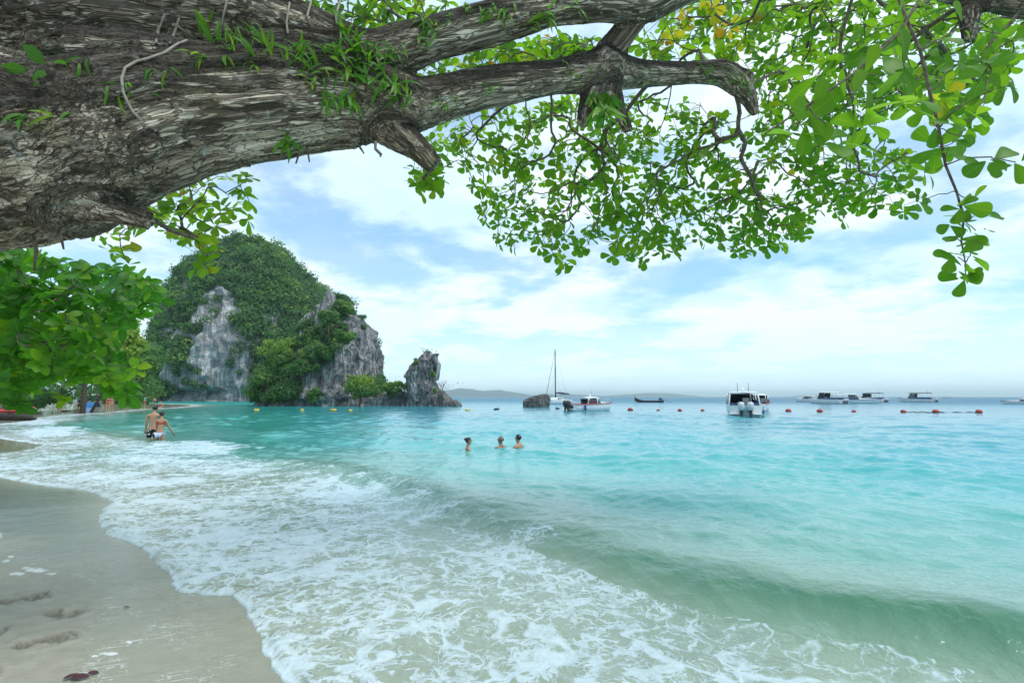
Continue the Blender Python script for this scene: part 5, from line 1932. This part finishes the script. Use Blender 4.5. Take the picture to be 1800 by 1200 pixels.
for s_ in (1, -1):
    for xx in (-1.4, -3.7):
        m.tube([(xx, s_ * 1.15, 2.3), (xx - .1, s_ * 1.25, H)], .03, 5)
    m.tube([(r_[0][0], s_ * r_[0][1] * .95, r_[0][2] + .55) for r_ in rings], .015, 4) if False else m.tube([(r_[0][0], s_ * r_[0][1] * .95, r_[0][2] + .55) for r_ in rings], .015, 4)
    for r_ in rings[::2]:
        m.tube([(r_[0][0], s_ * r_[0][1] * .95, r_[0][2]), (r_[0][0], s_ * r_[0][1] * .95, r_[0][2] + .55)], .015, 4)
m.build('guard_rail', M['steel'], root)
dg_ = empty('dinghy', at(1001, 709), heading(1001, 709, 90))
tag(dg_, 'tiny grey dinghy trailing just right of the sailing yacht', 'dinghy')
m = MB()
m.tube([(-1.1, .5, .12), (.5, .52, .14), (1.1, .3, .2), (1.3, 0, .25), (1.1, -.3, .2), (.5, -.52, .14), (-1.1, -.5, .12)], .19, 8)
m.build('tube_hull', M['motor'], dg_, True)
m = MB(); m.box((0, 0, .08), (2.1, .9, .06)); m.box((-1.1, 0, .22), (.08, .9, .32)); m.build('dinghy_floor', M['black'], dg_)
m = MB(); m.box((-1.3, 0, .45), (.25, .2, .35)); m.build('outboard_motor', M['black'], dg_, False, .03)

# long-tail boat
root = empty('longtail_boat', at(1141, 707.3), heading(1141, 707.3, -85))
tag(root, 'dark wooden long-tail boat with a raised prow, alone near the horizon', 'boat')
L = 8.2
rings = []
for i in range(17):
    t_ = i / 16
    xx = -L / 2 + L * t_
    w = .72 * math.sin(math.pi * (.12 + .86 * t_)) ** .6
    w = max(w, .05)
    sh = .55 + 1.15 * max(0, t_ - .62) ** 2 / .144 * .9 + .35 * max(0, .25 - t_) * 2
    kz = -.25 + 1.0 * max(0, t_ - .7) ** 2 / .09 * .75
    ring = [(xx, w, sh), (xx, w * .85, sh * .45 + kz * .3), (xx, w * .4, kz), (xx, 0, kz - .04)]
    rings.append(ring + [(a, -b, c) for a, b, c in ring[-2::-1]])
m = MB(); m.loft(rings); m.f.append(list(range(7))); m.build('hull', M['wood'], root, True)
m = MB()
for s_ in (0, 6):
    m.tube([r_[s_] for r_ in rings], .05, 5)
m.build('gunwale', M['navy'], root, True)
m = MB()
for k in range(5):
    xx = -2.2 + k * 1.0
    m.box((xx, 0, .48), (.25, 1.25, .05))
m.build('thwart', M['wood'], root)
m = MB(); m.tube([(4.1, 0, 1.6), (4.25, 0, 2.2)], [.1, .05], 6); m.build('prow_post', M['wood'], root)
m = MB(); m.box((-3.2, 0, 1.05), (.9, .55, .5)); m.tube([(-3.4, 0, 1.0), (-6.4, .2, .05)], .045, 5); m.build('engine', M['black'], root)
m = MB(); m.box((-2.9, 0, .8), (.3, .5, .5)); m.build('engine_stand', M['steel'], root)
# ship far out
root = empty('ship', at(1665, 699.2), R(5))
tag(root, 'tiny pale ship on the far horizon at the right', 'ship')
m = MB(); m.loft(hull_rings(13, 4, 1.6, .5)); m.f.append(list(range(9))); m.build('hull', M['gel'], root, True)
m = MB(); m.box((-1, 0, 2.4), (6, 3, 1.6)); m.box((0, 0, 3.8), (3, 2.4, 1.2)); m.tube([(0, 0, 4), (0, 0, 6.5)], .12, 6); m.build('superstructure', M['gel'], root, False, .1)

# buoys of the swimming line
red = [(1108, 721.5), (1157, 722), (1195, 722.3), (1235, 722.5), (1386, 723.5), (1441, 724), (1501, 724.3), (1588, 725), (1645, 725.3), (1721, 725.5)]
labs = ['red ball buoy right of the red striped speedboat, first of the line', 'red float second in the line, below the long-tail boat', 'red float third in the line, midway between the long-tail boat and the big stern', 'red float left of the speedboat seen from astern',
        'red ball buoy just right of the two overlapping speedboats', 'red buoy below the nearest tour boat of the moored row', 'small red float below the long low tour boat', 'red buoy below and left of the lone tour boat', 'red ball buoy below and right of the lone tour boat', 'last red ball buoy of the line, nearest the right edge']
bpos = []
for (u, v), lb, s_ in zip(red, labs, [.27, .17, .21, .19, .26, .26, .19, .24, .28, .28]):
    root = empty('buoy', at(u, v))
    tag(root, lb, 'buoy', 'red buoys of the swimming line')
    m = MB(); m.ball((0, 0, .5 * s_), (s_ * 1.15, s_, s_ * .88), 14, 9); m.build('float_body', M['buoy'], root, True)
    m = MB(); m.tube([(-s_ * 1.3, 0, .3 * s_), (-s_ * .9, 0, .4 * s_)], s_ * .2, 6); m.tube([(s_ * .9, 0, .4 * s_), (s_ * 1.3, 0, .3 * s_)], s_ * .2, 6); m.build('rope_eye', M['rope'], root, True)
    bpos.append(np.array(at(u, v)))
for a, b, lab in ((7, 9, 'dark wet rope between the last red buoys at the right'),):
    q = []
    for i in range(a, b):
        for s_ in np.linspace(0, 1, 12)[:-1]:
            p_ = bpos[i] + (bpos[i + 1] - bpos[i]) * s_
            q.append((p_[0], p_[1] + .5 * math.sin(s_ * 3.14) * ((i % 2) * 2 - 1), .06 + .05 * math.sin(s_ * 20)))
    q.append(tuple(bpos[b] + np.array([0, 0, .06])))
    m = MB(); m.tube(q, .045, 5)
    tag(m.build('float_rope', M['rope'], None, True), lab, 'rope')
for (u, v, lb) in [(822, 722, 'yellow float beyond the outer tip of the sea stack rocks'), (873, 720, 'small dark yellow float between the rocks and the boulder'), (980, 719, 'dark float below the lone boulder'), (996, 717, 'yellow green float below the sailing yacht'),
                   (531, 722, 'small yellow float before the left foot of the limestone point'), (451, 722, 'leftmost small yellow float off the headland'), (586, 722, 'small yellow float before the streaked buttress'), (616, 723, 'rightmost small yellow float before the limestone point')]:
    root = empty('float', at(u, v), random.uniform(0, 3))
    tag(root, lb, 'float', 'small floats of the swimming line')
    m = MB(); m.tube([(-.34, 0, .08), (-.3, 0, .1), (.3, 0, .1), (.34, 0, .08)], [.05, .14, .14, .05], 8)
    m.build('float_body', M['rope'] if 'dark' in lb else M['ybuoy'], root, True)
    m = MB(); m.tube([(-.5, 0, .03), (.5, 0, .03)], .03, 5); m.build('rope_eye', M['rope'], root)

# ------------------------------------------------------------------ people
def skin_mat(name, c):
    t = NT(name)
    n = t.noise(t.coord(), 9, 4)
    col = t.mix(t.rng(n, .35, .7), c, tuple(q * .8 for q in c))
    q = t.n('ShaderNodeBsdfPrincipled')
    t.put(q.inputs['Base Color'], col)
    q.inputs['Roughness'].default_value = .45
    q.inputs['Subsurface Weight'].default_value = .08
    q.inputs['Subsurface Radius'].default_value = (.03, .012, .006)
    return t.done(q.outputs[0])


M['tan'] = skin_mat('tanned_skin', (.40, .215, .13))
M['fair'] = skin_mat('sunburnt_skin', (.52, .29, .21))
M['brownskin'] = skin_mat('brown_skin', (.26, .135, .085))
M['hair'] = plain('dark_hair', (.014, .011, .010), .45, .5, vary=.3, scale=60)
M['ghair'] = plain('greying_hair', (.20, .14, .10), .5, .4, vary=.4, scale=60)
M['white_cloth'] = plain('white_cloth', (.72, .72, .72), .85, .2)
M['black_cloth'] = plain('black_cloth', (.015, .016, .02), .8, .2)
M['red_cloth'] = plain('red_cloth', (.42, .04, .035), .8, .2)
M['pale_blue'] = plain('pale_blue_cloth', (.48, .55, .70), .8, .2)
M['green_cloth'] = plain('green_cloth', (.03, .12, .06), .8, .2)
M['cyan_cloth'] = plain('cyan_cloth', (.15, .55, .62), .8, .2)
M['blue_cloth'] = plain('blue_cloth', (.03, .16, .42), .7, .2, vary=.3)
M['tan_cloth'] = plain('tan_cloth', (.42, .30, .16), .8, .2)
t = NT('printed_shorts')
c = t.coord()
vv = t.voro(c, 9, 'F1')
M['print'] = t.done(t.bsdf(t.mix(t.rng(vv, .16, .26), (.70, .70, .70), (.012, .013, .016)), .8, .2))


def skin_obj(name, pts, edges, rad, mat, parent, lv=2, root=0):
    me = bpy.data.meshes.new(name)
    me.from_pydata([tuple(map(float, p_)) for p_ in pts], edges, [])
    o = bpy.data.objects.new(name, me)
    COL.objects.link(o)
    bm = bmesh.new()
    bm.from_mesh(me)
    ly = bm.verts.layers.skin.verify()
    bm.verts.ensure_lookup_table()
    for i, v in enumerate(bm.verts):
        r_ = rad[i]
        v[ly].radius = (r_, r_) if not hasattr(r_, '__len__') else r_
        v[ly].use_root = (i == root)
    bm.to_mesh(me)
    bm.free()
    s_ = o.modifiers.new('s', 'SKIN')
    s_.use_smooth_shade = True
    s2 = o.modifiers.new('d', 'SUBSURF')
    s2.levels = s2.render_levels = lv
    d_ = bpy.context.evaluated_depsgraph_get()
    new = bpy.data.meshes.new_from_object(o.evaluated_get(d_))
    bpy.data.objects.remove(o)
    new.materials.clear()
    new.materials.append(mat)
    new.polygons.foreach_set('use_smooth', [True] * len(new.polygons))
    return obj(name, new, parent)


def person(loc, rz, label, H=1.72, skin='tan', hair='hair', arms=((.08, .0, -1), (.08, .0, -1)), fore=None, legs=((0, 0), (0, 0)), lean=0.0, headturn=0.0, headtilt=0.0, female=False, top=None, bottom=None, bun=False, sit=False, clip=None, group=None, headwear=None, hl=.0):
    """facing local +Y; arms: direction of each upper arm (left, right); fore: direction of each forearm"""
    root = empty('person', loc, rz)
    tag(root, label, 'person', group)
    h = H
    fore = fore or arms
    sw = (.105 if not female else .092) * h
    hw = (.050 if not female else .056) * h
    zp = .52 * h
    if sit:
        zp = .10 * h
    up = np.array([0, math.sin(lean), math.cos(lean)])
    pel = np.array([0, 0, zp])
    J = {'pel': pel, 'waist': pel + up * .09 * h, 'chest': pel + up * .20 * h, 'upch': pel + up * .275 * h, 'neck': pel + up * .325 * h, 'nk2': pel + up * .35 * h + np.array([0, .005 * h, 0])}
    names, pts, rad, E = [], [], [], []

    def add(nm, p_, r_, par=None):
        names.append(nm); pts.append(np.array(p_, float)); rad.append(r_)
        if par is not None:
            E.append((names.index(par), len(pts) - 1))
        return p_

    fw = .88 if female else 1.0
    add('pel', pel, (.078 * h * (1.05 if female else .95), .060 * h))
    add('waist', J['waist'], (.066 * h * fw, .050 * h), 'pel')
    add('chest', J['chest'], (.082 * h * fw, .058 * h), 'waist')
    add('upch', J['upch'], (.074 * h * fw, .050 * h), 'chest')
    add('neck', J['neck'], .034 * h * fw, 'upch')
    ht = np.array([math.sin(headtilt), 0, math.cos(headtilt)])
    fwd = np.array([math.sin(headturn), math.cos(headturn), 0])
    hc = J['nk2'] + ht * .075 * h + fwd * .012 * h
    add('nk2', J['nk2'], .031 * h * fw, 'neck')
    add('jaw', hc - ht * .032 * h + fwd * .014 * h, (.040 * h, .042 * h), 'nk2')
    add('head', hc + ht * .010 * h, (.046 * h, .052 * h), 'jaw')
    add('crown', hc + ht * .046 * h - fwd * .006 * h, (.032 * h, .036 * h), 'head')
    for s_, sd in ((-1, 'l'), (1, 'r')):
        k = 0 if s_ < 0 else 1
        sh = J['upch'] + np.array([s_ * sw, 0, .012 * h])
        a = np.array(arms[k], float) * np.array([s_, 1, 1]); a /= np.linalg.norm(a)
        f = np.array(fore[k], float) * np.array([s_, 1, 1]); f /= np.linalg.norm(f)
        el = sh + a * .175 * h
        wr_ = el + f * .150 * h
        add(sd + 'sh', sh, .037 * h * fw, 'upch')
        add(sd + 'ua', sh + a * .08 * h, .030 * h * fw, sd + 'sh')
        add(sd + 'el', el, .024 * h * fw, sd + 'ua')
        add(sd + 'fa', el + f * .05 * h, .024 * h * fw, sd + 'el')
        add(sd + 'wr', wr_, .0155 * h, sd + 'fa')
        add(sd + 'pm', wr_ + f * .042 * h, (.022 * h, .012 * h), sd + 'wr')
        side = np.cross(f, [0, 1, .2]); side /= np.linalg.norm(side) + 1e-9
        for q in range(4):
            b_ = wr_ + f * .058 * h + side * (q - 1.5) * .0105 * h
            add(sd + 'f%d' % q, b_, .0058 * h, sd + 'pm')
            ln = (.030, .036, .034, .026)[q] * h
            add(sd + 'g%d' % q, b_ + f * ln + np.array([0, .008 * h, 0]), .0048 * h, sd + 'f%d' % q)
        add(sd + 't0', wr_ + f * .022 * h - side * .022 * h, .0068 * h, sd + 'pm')
        add(sd + 't1', wr_ + f * .045 * h - side * .036 * h, .0055 * h, sd + 't0')
        # leg
        hp = pel + np.array([s_ * hw, 0, -.03 * h])
        lg = legs[k]
        if sit:
            kn = hp + np.array([s_ * .05 * h, .21 * h, .12 * h]); an = kn + np.array([s_ * .02 * h, .10 * h, -.19 * h])
        else:
            kn = hp + np.array([s_ * .012 * h, math.sin(lg[0]) * .24 * h, -math.cos(lg[0]) * .235 * h])
            an = kn + np.array([s_ * .004 * h, math.sin(lg[1]) * .23 * h, -math.cos(lg[1]) * .225 * h])
        add(sd + 'hp', hp, .058 * h, 'pel')
        add(sd + 'th', hp + (kn - hp) * .45, .050 * h, sd + 'hp')
        add(sd + 'kn', kn, .034 * h, sd + 'th')
        add(sd + 'cf', kn + (an - kn) * .32, .034 * h, sd + 'kn')
        add(sd + 'an', an, .021 * h, sd + 'cf')
        add(sd + 'ft', an + np.array([0, .075 * h, -.022 * h]), .020 * h, sd + 'an')
        add(sd + 'to', an + np.array([0, .115 * h, -.026 * h]), .015 * h, sd + 'ft')
    body = skin_obj('body', pts, E, rad, M[skin], root)
    D = dict(zip(names, pts))
    # face: nose, eyes, brows, mouth, ears
    right = np.array([fwd[1], -fwd[0], 0])
    fm = MB()
    nb = hc + fwd * .058 * h
    fm.tube([tuple(nb + ht * .016 * h - fwd * .006 * h), tuple(nb + fwd * .008 * h - ht * .006 * h), tuple(nb - ht * .012 * h)], [.005 * h, .009 * h, .007 * h], 6)
    for s_ in (-1, 1):
        fm.ball(tuple(hc + right * s_ * .048 * h + ht * .0 - fwd * .004 * h), (.008 * h, .012 * h, .018 * h), 8, 6)
    fm.build('nose_and_ears', M[skin], root, True)
    em = MB()
    for s_ in (-1, 1):
        em.ball(tuple(hc + fwd * .055 * h + right * s_ * .019 * h + ht * .012 * h), (.008 * h, .006 * h, .005 * h), 8, 5)
        em.box(tuple(hc + fwd * .056 * h + right * s_ * .019 * h + ht * .024 * h), (.02 * h, .008 * h, .004 * h))
    em.box(tuple(hc + fwd * .054 * h - ht * .030 * h), (.022 * h, .008 * h, .005 * h))
    em.build('eyes_and_mouth', M['black_cloth'], root, True)
    # hair cap
    hm = MB()
    hm.ball((0, 0, 0), (.053 * h, .060 * h, .056 * h), 16, 11)
    hv = []
    for q in hm.v:
        p_ = np.array(q)
        loc_ = right * p_[0] + fwd * p_[1] + ht * p_[2]
        fr = p_[1] / (.060 * h)
        if fr > .2 and p_[2] < .026 * h + hl:
            loc_ = loc_ * .80
        if p_[2] < -.03 * h and not female:
            loc_ = loc_ * .86
        hv.append(tuple(hc + ht * .016 * h - fwd * .006 * h + loc_ * (1 + .05 * math.sin(p_[0] * 300 + p_[2] * 210))))
    hm.v = hv
    if bun:
        hm.ball(tuple(hc - fwd * .060 * h + ht * .034 * h), .028 * h, 10, 7)
    hm.build('hair', M[hair], root, True)
    if headwear:
        m = MB()
        m.tube([tuple(hc + ht * .03 * h), tuple(hc + ht * .05 * h), tuple(hc + ht * .072 * h)], [.062 * h, .06 * h, .04 * h], 14)
        m.tube([tuple(hc + ht * .028 * h), tuple(hc + ht * .034 * h)], [.095 * h, .09 * h], 16)
        m.build('hat', M[headwear], root, True)

    def garment(nm, mat, chain, grow):
        idx = {q: i for i, q in enumerate([c_[0] for c_ in chain])}
        pp_ = [D[c_[0]] if not isinstance(c_[1], tuple) else D[c_[0]] for c_ in chain]
        rr_ = []
        for c_ in chain:
            base = rad[names.index(c_[0])]
            rr_.append(tuple(q * grow for q in base) if hasattr(base, '__len__') else base * grow)
        ee = [(idx[c_[1]], idx[c_[0]]) for c_ in chain if c_[1]]
        return skin_obj(nm, pp_, ee, rr_, M[mat], root, 2)

    if bottom:
        kind, mat = bottom
        ch = [('pel', None), ('lhp', 'pel'), ('rhp', 'pel')]
        if kind == 'shorts':
            D['lsk'] = D['lth'] + (D['lkn'] - D['lth']) * .55; D['rsk'] = D['rth'] + (D['rkn'] - D['rth']) * .55
            for q in ('lsk', 'rsk'):
                names.append(q); rad.append(.048 * h)
            D['wst'] = D['pel'] + (D['waist'] - D['pel']) * .35
            names.append('wst'); rad.append((.074 * h, .056 * h))
            ch += [('lth', 'lhp'), ('rth', 'rhp'), ('lsk', 'lth'), ('rsk', 'rth'), ('wst', 'pel')]
            garment('shorts', mat, ch, 1.16)
        else:
            D['lsk'] = D['lhp'] + (D['lth'] - D['lhp']) * .25; D['rsk'] = D['rhp'] + (D['rth'] - D['rhp']) * .25
            for q in ('lsk', 'rsk'):
                names.append(q); rad.append(.055 * h)
            ch += [('lsk', 'lhp'), ('rsk', 'rhp')]
            garment('swim_bottom', mat, ch, 1.10)
    if top:
        kind, mat = top
        if kind == 'shirt':
            ch = [('chest', None), ('waist', 'chest'), ('pel', 'waist'), ('upch', 'chest'), ('lsh', 'upch'), ('rsh', 'upch'), ('lua', 'lsh'), ('rua', 'rsh')]
            garment('shirt', mat, ch, 1.14)
        else:
            m = MB()
            cc_ = D['chest'] + (D['upch'] - D['chest']) * .25
            m.loft([[tuple(cc_ + np.array([math.cos(a_) * .080 * h * fw * 1.06, math.sin(a_) * (.062 if math.sin(a_) > 0 else .058) * h, dz * (1.0 if math.sin(a_) > 0 else .5)])) for a_ in np.linspace(0, 6.283, 17)[:-1]] for dz in (-.032 * h, .032 * h)], True)
            for s_ in (-1, 1):
                m.tube([tuple(cc_ + np.array([s_ * .035 * h, .060 * h, .03 * h])), tuple(D['upch'] + np.array([s_ * .04 * h, 0, .058 * h])), tuple(cc_ + np.array([s_ * .035 * h, -.058 * h, .02 * h]))], .006 * h, 5)
            m.build('bikini_top', M[mat], root, True)
    return root


def stand(u, v, H, sink=0.0):
    g = G(u, v)
    return (g[0], g[1], -sink)


def yaw(u, v, deg):
    """facing: 0 looks straight away from the viewer, positive turns to the viewer's right"""
    g = G(u, v)
    return math.atan2(g[1], g[0]) - math.pi / 2 - R(deg)


# the couple wading
person(stand(267, 775, 1.78, .46), yaw(267, 775, 8), 'shirtless man in black printed shorts wading with a woman, seen from behind', 1.80, 'tan', arms=((.10, .05, -1), (.35, .25, -.8)), fore=((.06, .25, -.9), (.3, .7, -.4)), headturn=.35, headtilt=.12, bottom=('shorts', 'print'), lean=.05)
person(stand(280, 778, 1.62, .50), yaw(280, 778, 22), 'woman in a red bikini top and pale blue bottoms wading beside the man', 1.64, 'tan', arms=((.1, .3, -.9), (.30, .30, -.9)), fore=((.2, .8, -.4), (.35, .45, -.8)), headturn=.3, headtilt=-.05, female=True, bun=True, top=('bikini', 'red_cloth'), bottom=('bikini', 'pale_blue'), lean=.08)
# three bathers up to their chests
g_ = 'bathers standing chest deep'
person(stand(822, 793, 1.66, 1.25), yaw(822, 793, 82), 'dark haired woman on the left of three bathers, hair up, facing right', 1.66, 'tan', bun=True, female=True, top=('bikini', 'red_cloth'), bottom=('bikini', 'red_cloth'), arms=((.3, .5, -.8), (.3, .5, -.8)), group=g_)
person(stand(881, 792.5, 1.68, 1.27), yaw(881, 792.5, -30), 'bather with wet light brown hair, middle of the three, turned away', 1.70, 'brownskin', hair='ghair', arms=((.3, .4, -.8), (.3, .4, -.8)), bottom=('shorts', 'black_cloth'), headturn=-.4, group=g_)
person(stand(912, 791, 1.74, 1.31), yaw(912, 791, -55), 'short haired man bathing on the right of three bathers, turned to the left', 1.78, 'tan', arms=((.3, .4, -.8), (.3, .4, -.8)), bottom=('shorts', 'black_cloth'), headturn=.1, group=g_)


def on_sand(u, v):
    g = G(u, v)
    for _ in range(4):
        d_ = coast_dist(np.array([g[0]]), np.array([g[1]]))
        zz = float(sand_h(np.array([g[0]]), np.array([g[1]]), d_)[0])
        g = G(u, v, max(zz, -.05))
    return (g[0], g[1], max(zz, -.15))


g_ = 'people on the far beach'
for (u, v, yw, H, lab, kw) in [
    (104, 727, -20, 1.70, 'person in red top and dark green shorts on the sand, half behind hanging leaves', dict(skin='tan', top=('shirt', 'red_cloth'), bottom=('shorts', 'green_cloth'))),
    (146, 724, 160, 1.72, 'person in a white shirt, red hat and black shorts walking on the far beach', dict(skin='tan', top=('shirt', 'white_cloth'), bottom=('shorts', 'black_cloth'), headwear='red_cloth', legs=((.2, .1), (-.15, -.3)))),
    (139, 723, 10, 1.64, 'person in dark blue clothes just left of the white shirted beachgoer', dict(skin='brownskin', top=('shirt', 'navy'), bottom=('shorts', 'black_cloth'))),
    (189, 719.5, 170, 1.66, 'woman in a red swimsuit standing on the far beach, left of a tanned man', dict(skin='fair', female=True, top=('shirt', 'red_cloth'), bottom=('bikini', 'red_cloth'), legs=((.12, 0), (-.1, -.1)))),
    (196, 719, 175, 1.74, 'tanned bare chested man in tan shorts standing right of the red swimsuit', dict(skin='tan', bottom=('shorts', 'tan_cloth'))),
    (218, 718, 20, 1.66, 'person in a white top near the water, between hanging leaves', dict(skin='fair', top=('shirt', 'white_cloth'), bottom=('shorts', 'black_cloth'))),
    (174, 716, 90, 1.66, 'person in pink red top sitting in front of the pale moored boat', dict(skin='fair', sit=True, top=('shirt', 'red_cloth'), bottom=('shorts', 'black_cloth'))),
]:
    person(on_sand(u, v), yaw(u, v, yw), lab, H, group=g_, **kw)
for (u, v, yw, H, lab, kw) in [(254, 713, 60, 1.65, 'person in red bottoms holding a cyan cloth at the end of the beach', dict(skin='fair', top=('shirt', 'cyan_cloth'), bottom=('shorts', 'red_cloth'), arms=((.2, .4, -.8), (.5, .6, .3)))),
                               (274, 713, -60, 1.65, 'sunburnt person bending forward at the tip of the beach, left of a pair', dict(skin='fair', lean=.7, bottom=('shorts', 'black_cloth'))),
                               (281, 713, 60, 1.65, 'sunburnt person sitting at the tip of the beach, right of a pair', dict(skin='fair', sit=True, bottom=('shorts', 'red_cloth'), lean=.2))]:
    person(on_sand(u, v), yaw(u, v, yw), lab, H, group=g_, **kw)

# things on the far beach
p_ = on_sand(158, 716)
root = empty('beach_shelter', p_)
tag(root, 'low blue cloth beach shelter beside the white shirted person', 'shelter')
m = MB()
m.loft([[(-.9 + .45 * k, -.5, .02), (-.86 + .43 * k, -.1, .66 + .08 * math.sin(k * 2)), (-.86 + .43 * k, .6, .7), (-.9 + .45 * k, .8, .05)] for k in range(5)])
m.build('cloth', M['blue_cloth'], root, True)
m = MB()
for xx in (-.82, .82):
    m.tube([(xx, -.1, 0), (xx, -.1, .7)], .03, 5)
m.build('pole', M['steel'], root)
speedboat(at(178, 711.5), heading(178, 711.5, 88), 'pale moored boat with a white canopy behind the far beach people', 9.0, 2.4, .9, None, (-.38, .22), 1, fl=2.0, antenna=False, rails=False)

# red kayak on a dark log
M['log'] = plain('wet_log', (.05, .042, .036), .7, .3, vary=.5, scale=5, bump=.5)
g0 = on_sand(-30, 738)
root = empty('log', (g0[0], g0[1], g0[2]))
tag(root, 'dark weathered log lying on the sand under the red kayak', 'log')
lr = []
m = MB()
pts = [(-1.2, 0, .22), (0.4, .05, .24), (1.6, -.02, .25), (2.6, .02, .22), (3.35, .06, .14), (3.7, .1, .05)]
m.tube(pts, [.34, .33, .30, .27, .17, .06], 12)
me_ = MB()
me_.v = [tuple(np.array(q) + .05 * fbm(np.array([q]) * 2.3, 2, 501)[0]) for q in m.v]
me_.f = m.f
me_.build('log_body', M['log'], root, True)
m = MB(); m.tube([(2.0, -.1, .4), (2.1, -.3, .62)], [.07, .04], 6); m.build('stub', M['log'], root, True)
root = empty('kayak', (g0[0] + .9, g0[1] + .45, g0[2] + .62), R(2))
tag(root, 'red sit-on kayak resting on the dark log at the left edge', 'kayak')
m = MB()
ks = []
for t_ in np.linspace(0, 1, 15):
    w = .38 * math.sin(math.pi * (.03 + .94 * t_)) ** .75
    hh_ = .10 + .10 * (2 * t_ - 1) ** 4
    ks.append([(-2.0 + 4.2 * t_, w * math.cos(a_), (hh_ + .08 if math.sin(a_) > 0 else .20) * math.sin(a_) + .06 * (2 * t_ - 1) ** 2) for a_ in np.linspace(0, 6.283, 13)[:-1]])
m.loft(ks, True, True)
m.build('kayak_hull', M['redpaint'], root, True)
for xx in (-.6, .6):
    m = MB(); m.tube([(xx - .45, 0, .185), (xx - .35, 0, .21), (xx + .45, 0, .21), (xx + .5, 0, .185)], [.12, .24, .22, .1], 10); m.v = [(a, b, .19 + (c - .19) * .22) for a, b, c in m.v]
    m.build('seat_well', M['black'], root, True)
for xx in (-1.95, 2.1):
    m = MB(); m.tube([(xx, 0, .16), (xx, 0, .24)], .03, 6); m.build('carry_handle', M['black'], root)
root = empty('kayak', (g0[0] + .2, g0[1] + 1.3, g0[2] + .50), R(-4))
tag(root, 'orange and red kayak lying behind the red one at the left edge', 'kayak')
m = MB(); m.loft([[(a * .95, b, c) for a, b, c in r_] for r_ in ks], True, True); m.build('kayak_hull', M['buoy'], root, True)
m = MB(); m.tube([(-.5, 0, .19), (.5, 0, .19)], [.22, .2], 10); m.v = [(a, b, .19 + (c - .19) * .2) for a, b, c in m.v]; m.build('seat_well', M['black'], root, True)

# driftwood and litter on the beach
M['litter'] = plain('dead_leaf', (.09, .03, .04), .7, .3, vary=.4, scale=30)
tem = leaf_template(OVAL * .8, .25, .35)
lm = mesh_np('fallen_leaf', tem[0], tem[1], M['litter'], True)
gr = np.random.default_rng(61)
for (u, v, s_, lab) in [(152, 1187, .07, 'small dark red fallen leaf on the wet sand at the bottom left'), (110, 1197, .10, 'dark purple fallen leaf at the bottom edge of the sand'), (124, 1196, .09, 'dark purple fallen leaf at the bottom edge, right of a similar one'), (216, 1070, .045, 'tiny dark leaf scrap on the wet sand right of the footprints')]:
    g = G(u, v, .07)
    d_ = coast_dist(np.array([g[0]]), np.array([g[1]]))
    zz = float(sand_h(np.array([g[0]]), np.array([g[1]]), d_)[0])
    o = obj('fallen_leaf', lm)
    g = G(u, v, zz)
    o.location = (g[0], g[1], zz + .012)
    o.rotation_euler = (gr.uniform(-.2, .2), gr.uniform(-.2, .2), R(gr.uniform(-80, -40)))
    o.scale = (s_,) * 3
    tag(o, lab, 'leaf')
for (u, v, L, rz, lab) in [(128, 723, 2.2, 10, 'thin grey driftwood branch on the far sand left of the white shirt'), (75, 716, 3.0, -5, 'pale driftwood pole at the back of the beach'), (64, 728, 1.1, 0, 'short dark stick on the sand right of the kayak')]:
    p_ = on_sand(u, v)
    m = MB(); m.tube([(-L / 2, 0, .06), (0, .08, .1), (L / 2, 0, .07)], [.07, .06, .03], 7); m.tube([(0, .08, .1), (.3 * L, .3, .25)], [.04, .015], 5)
    o = m.build('driftwood', M['log'], None, True)
    o.location = p_
    o.rotation_euler = (0, 0, R(rz))
    tag(o, lab, 'driftwood')

# ------------------------------------------------------------------ the hazy air
hz = NT('haze_air')
pv = hz.n('ShaderNodeVolumePrincipled')
pv.inputs['Color'].default_value = (.78, .95, 1.0, 1)
pv.inputs['Density'].default_value = HAZE
pv.inputs['Anisotropy'].default_value = .2
hz.t.links.new(pv.outputs[0], hz.out.inputs['Volume'])
m = MB()
m.box((0, 0, 40), (34000, 34000, 112))
if HAZE > 0:
    o = m.build('haze', hz.m)
    tag(o, 'pale sea haze filling the air', kind='stuff')
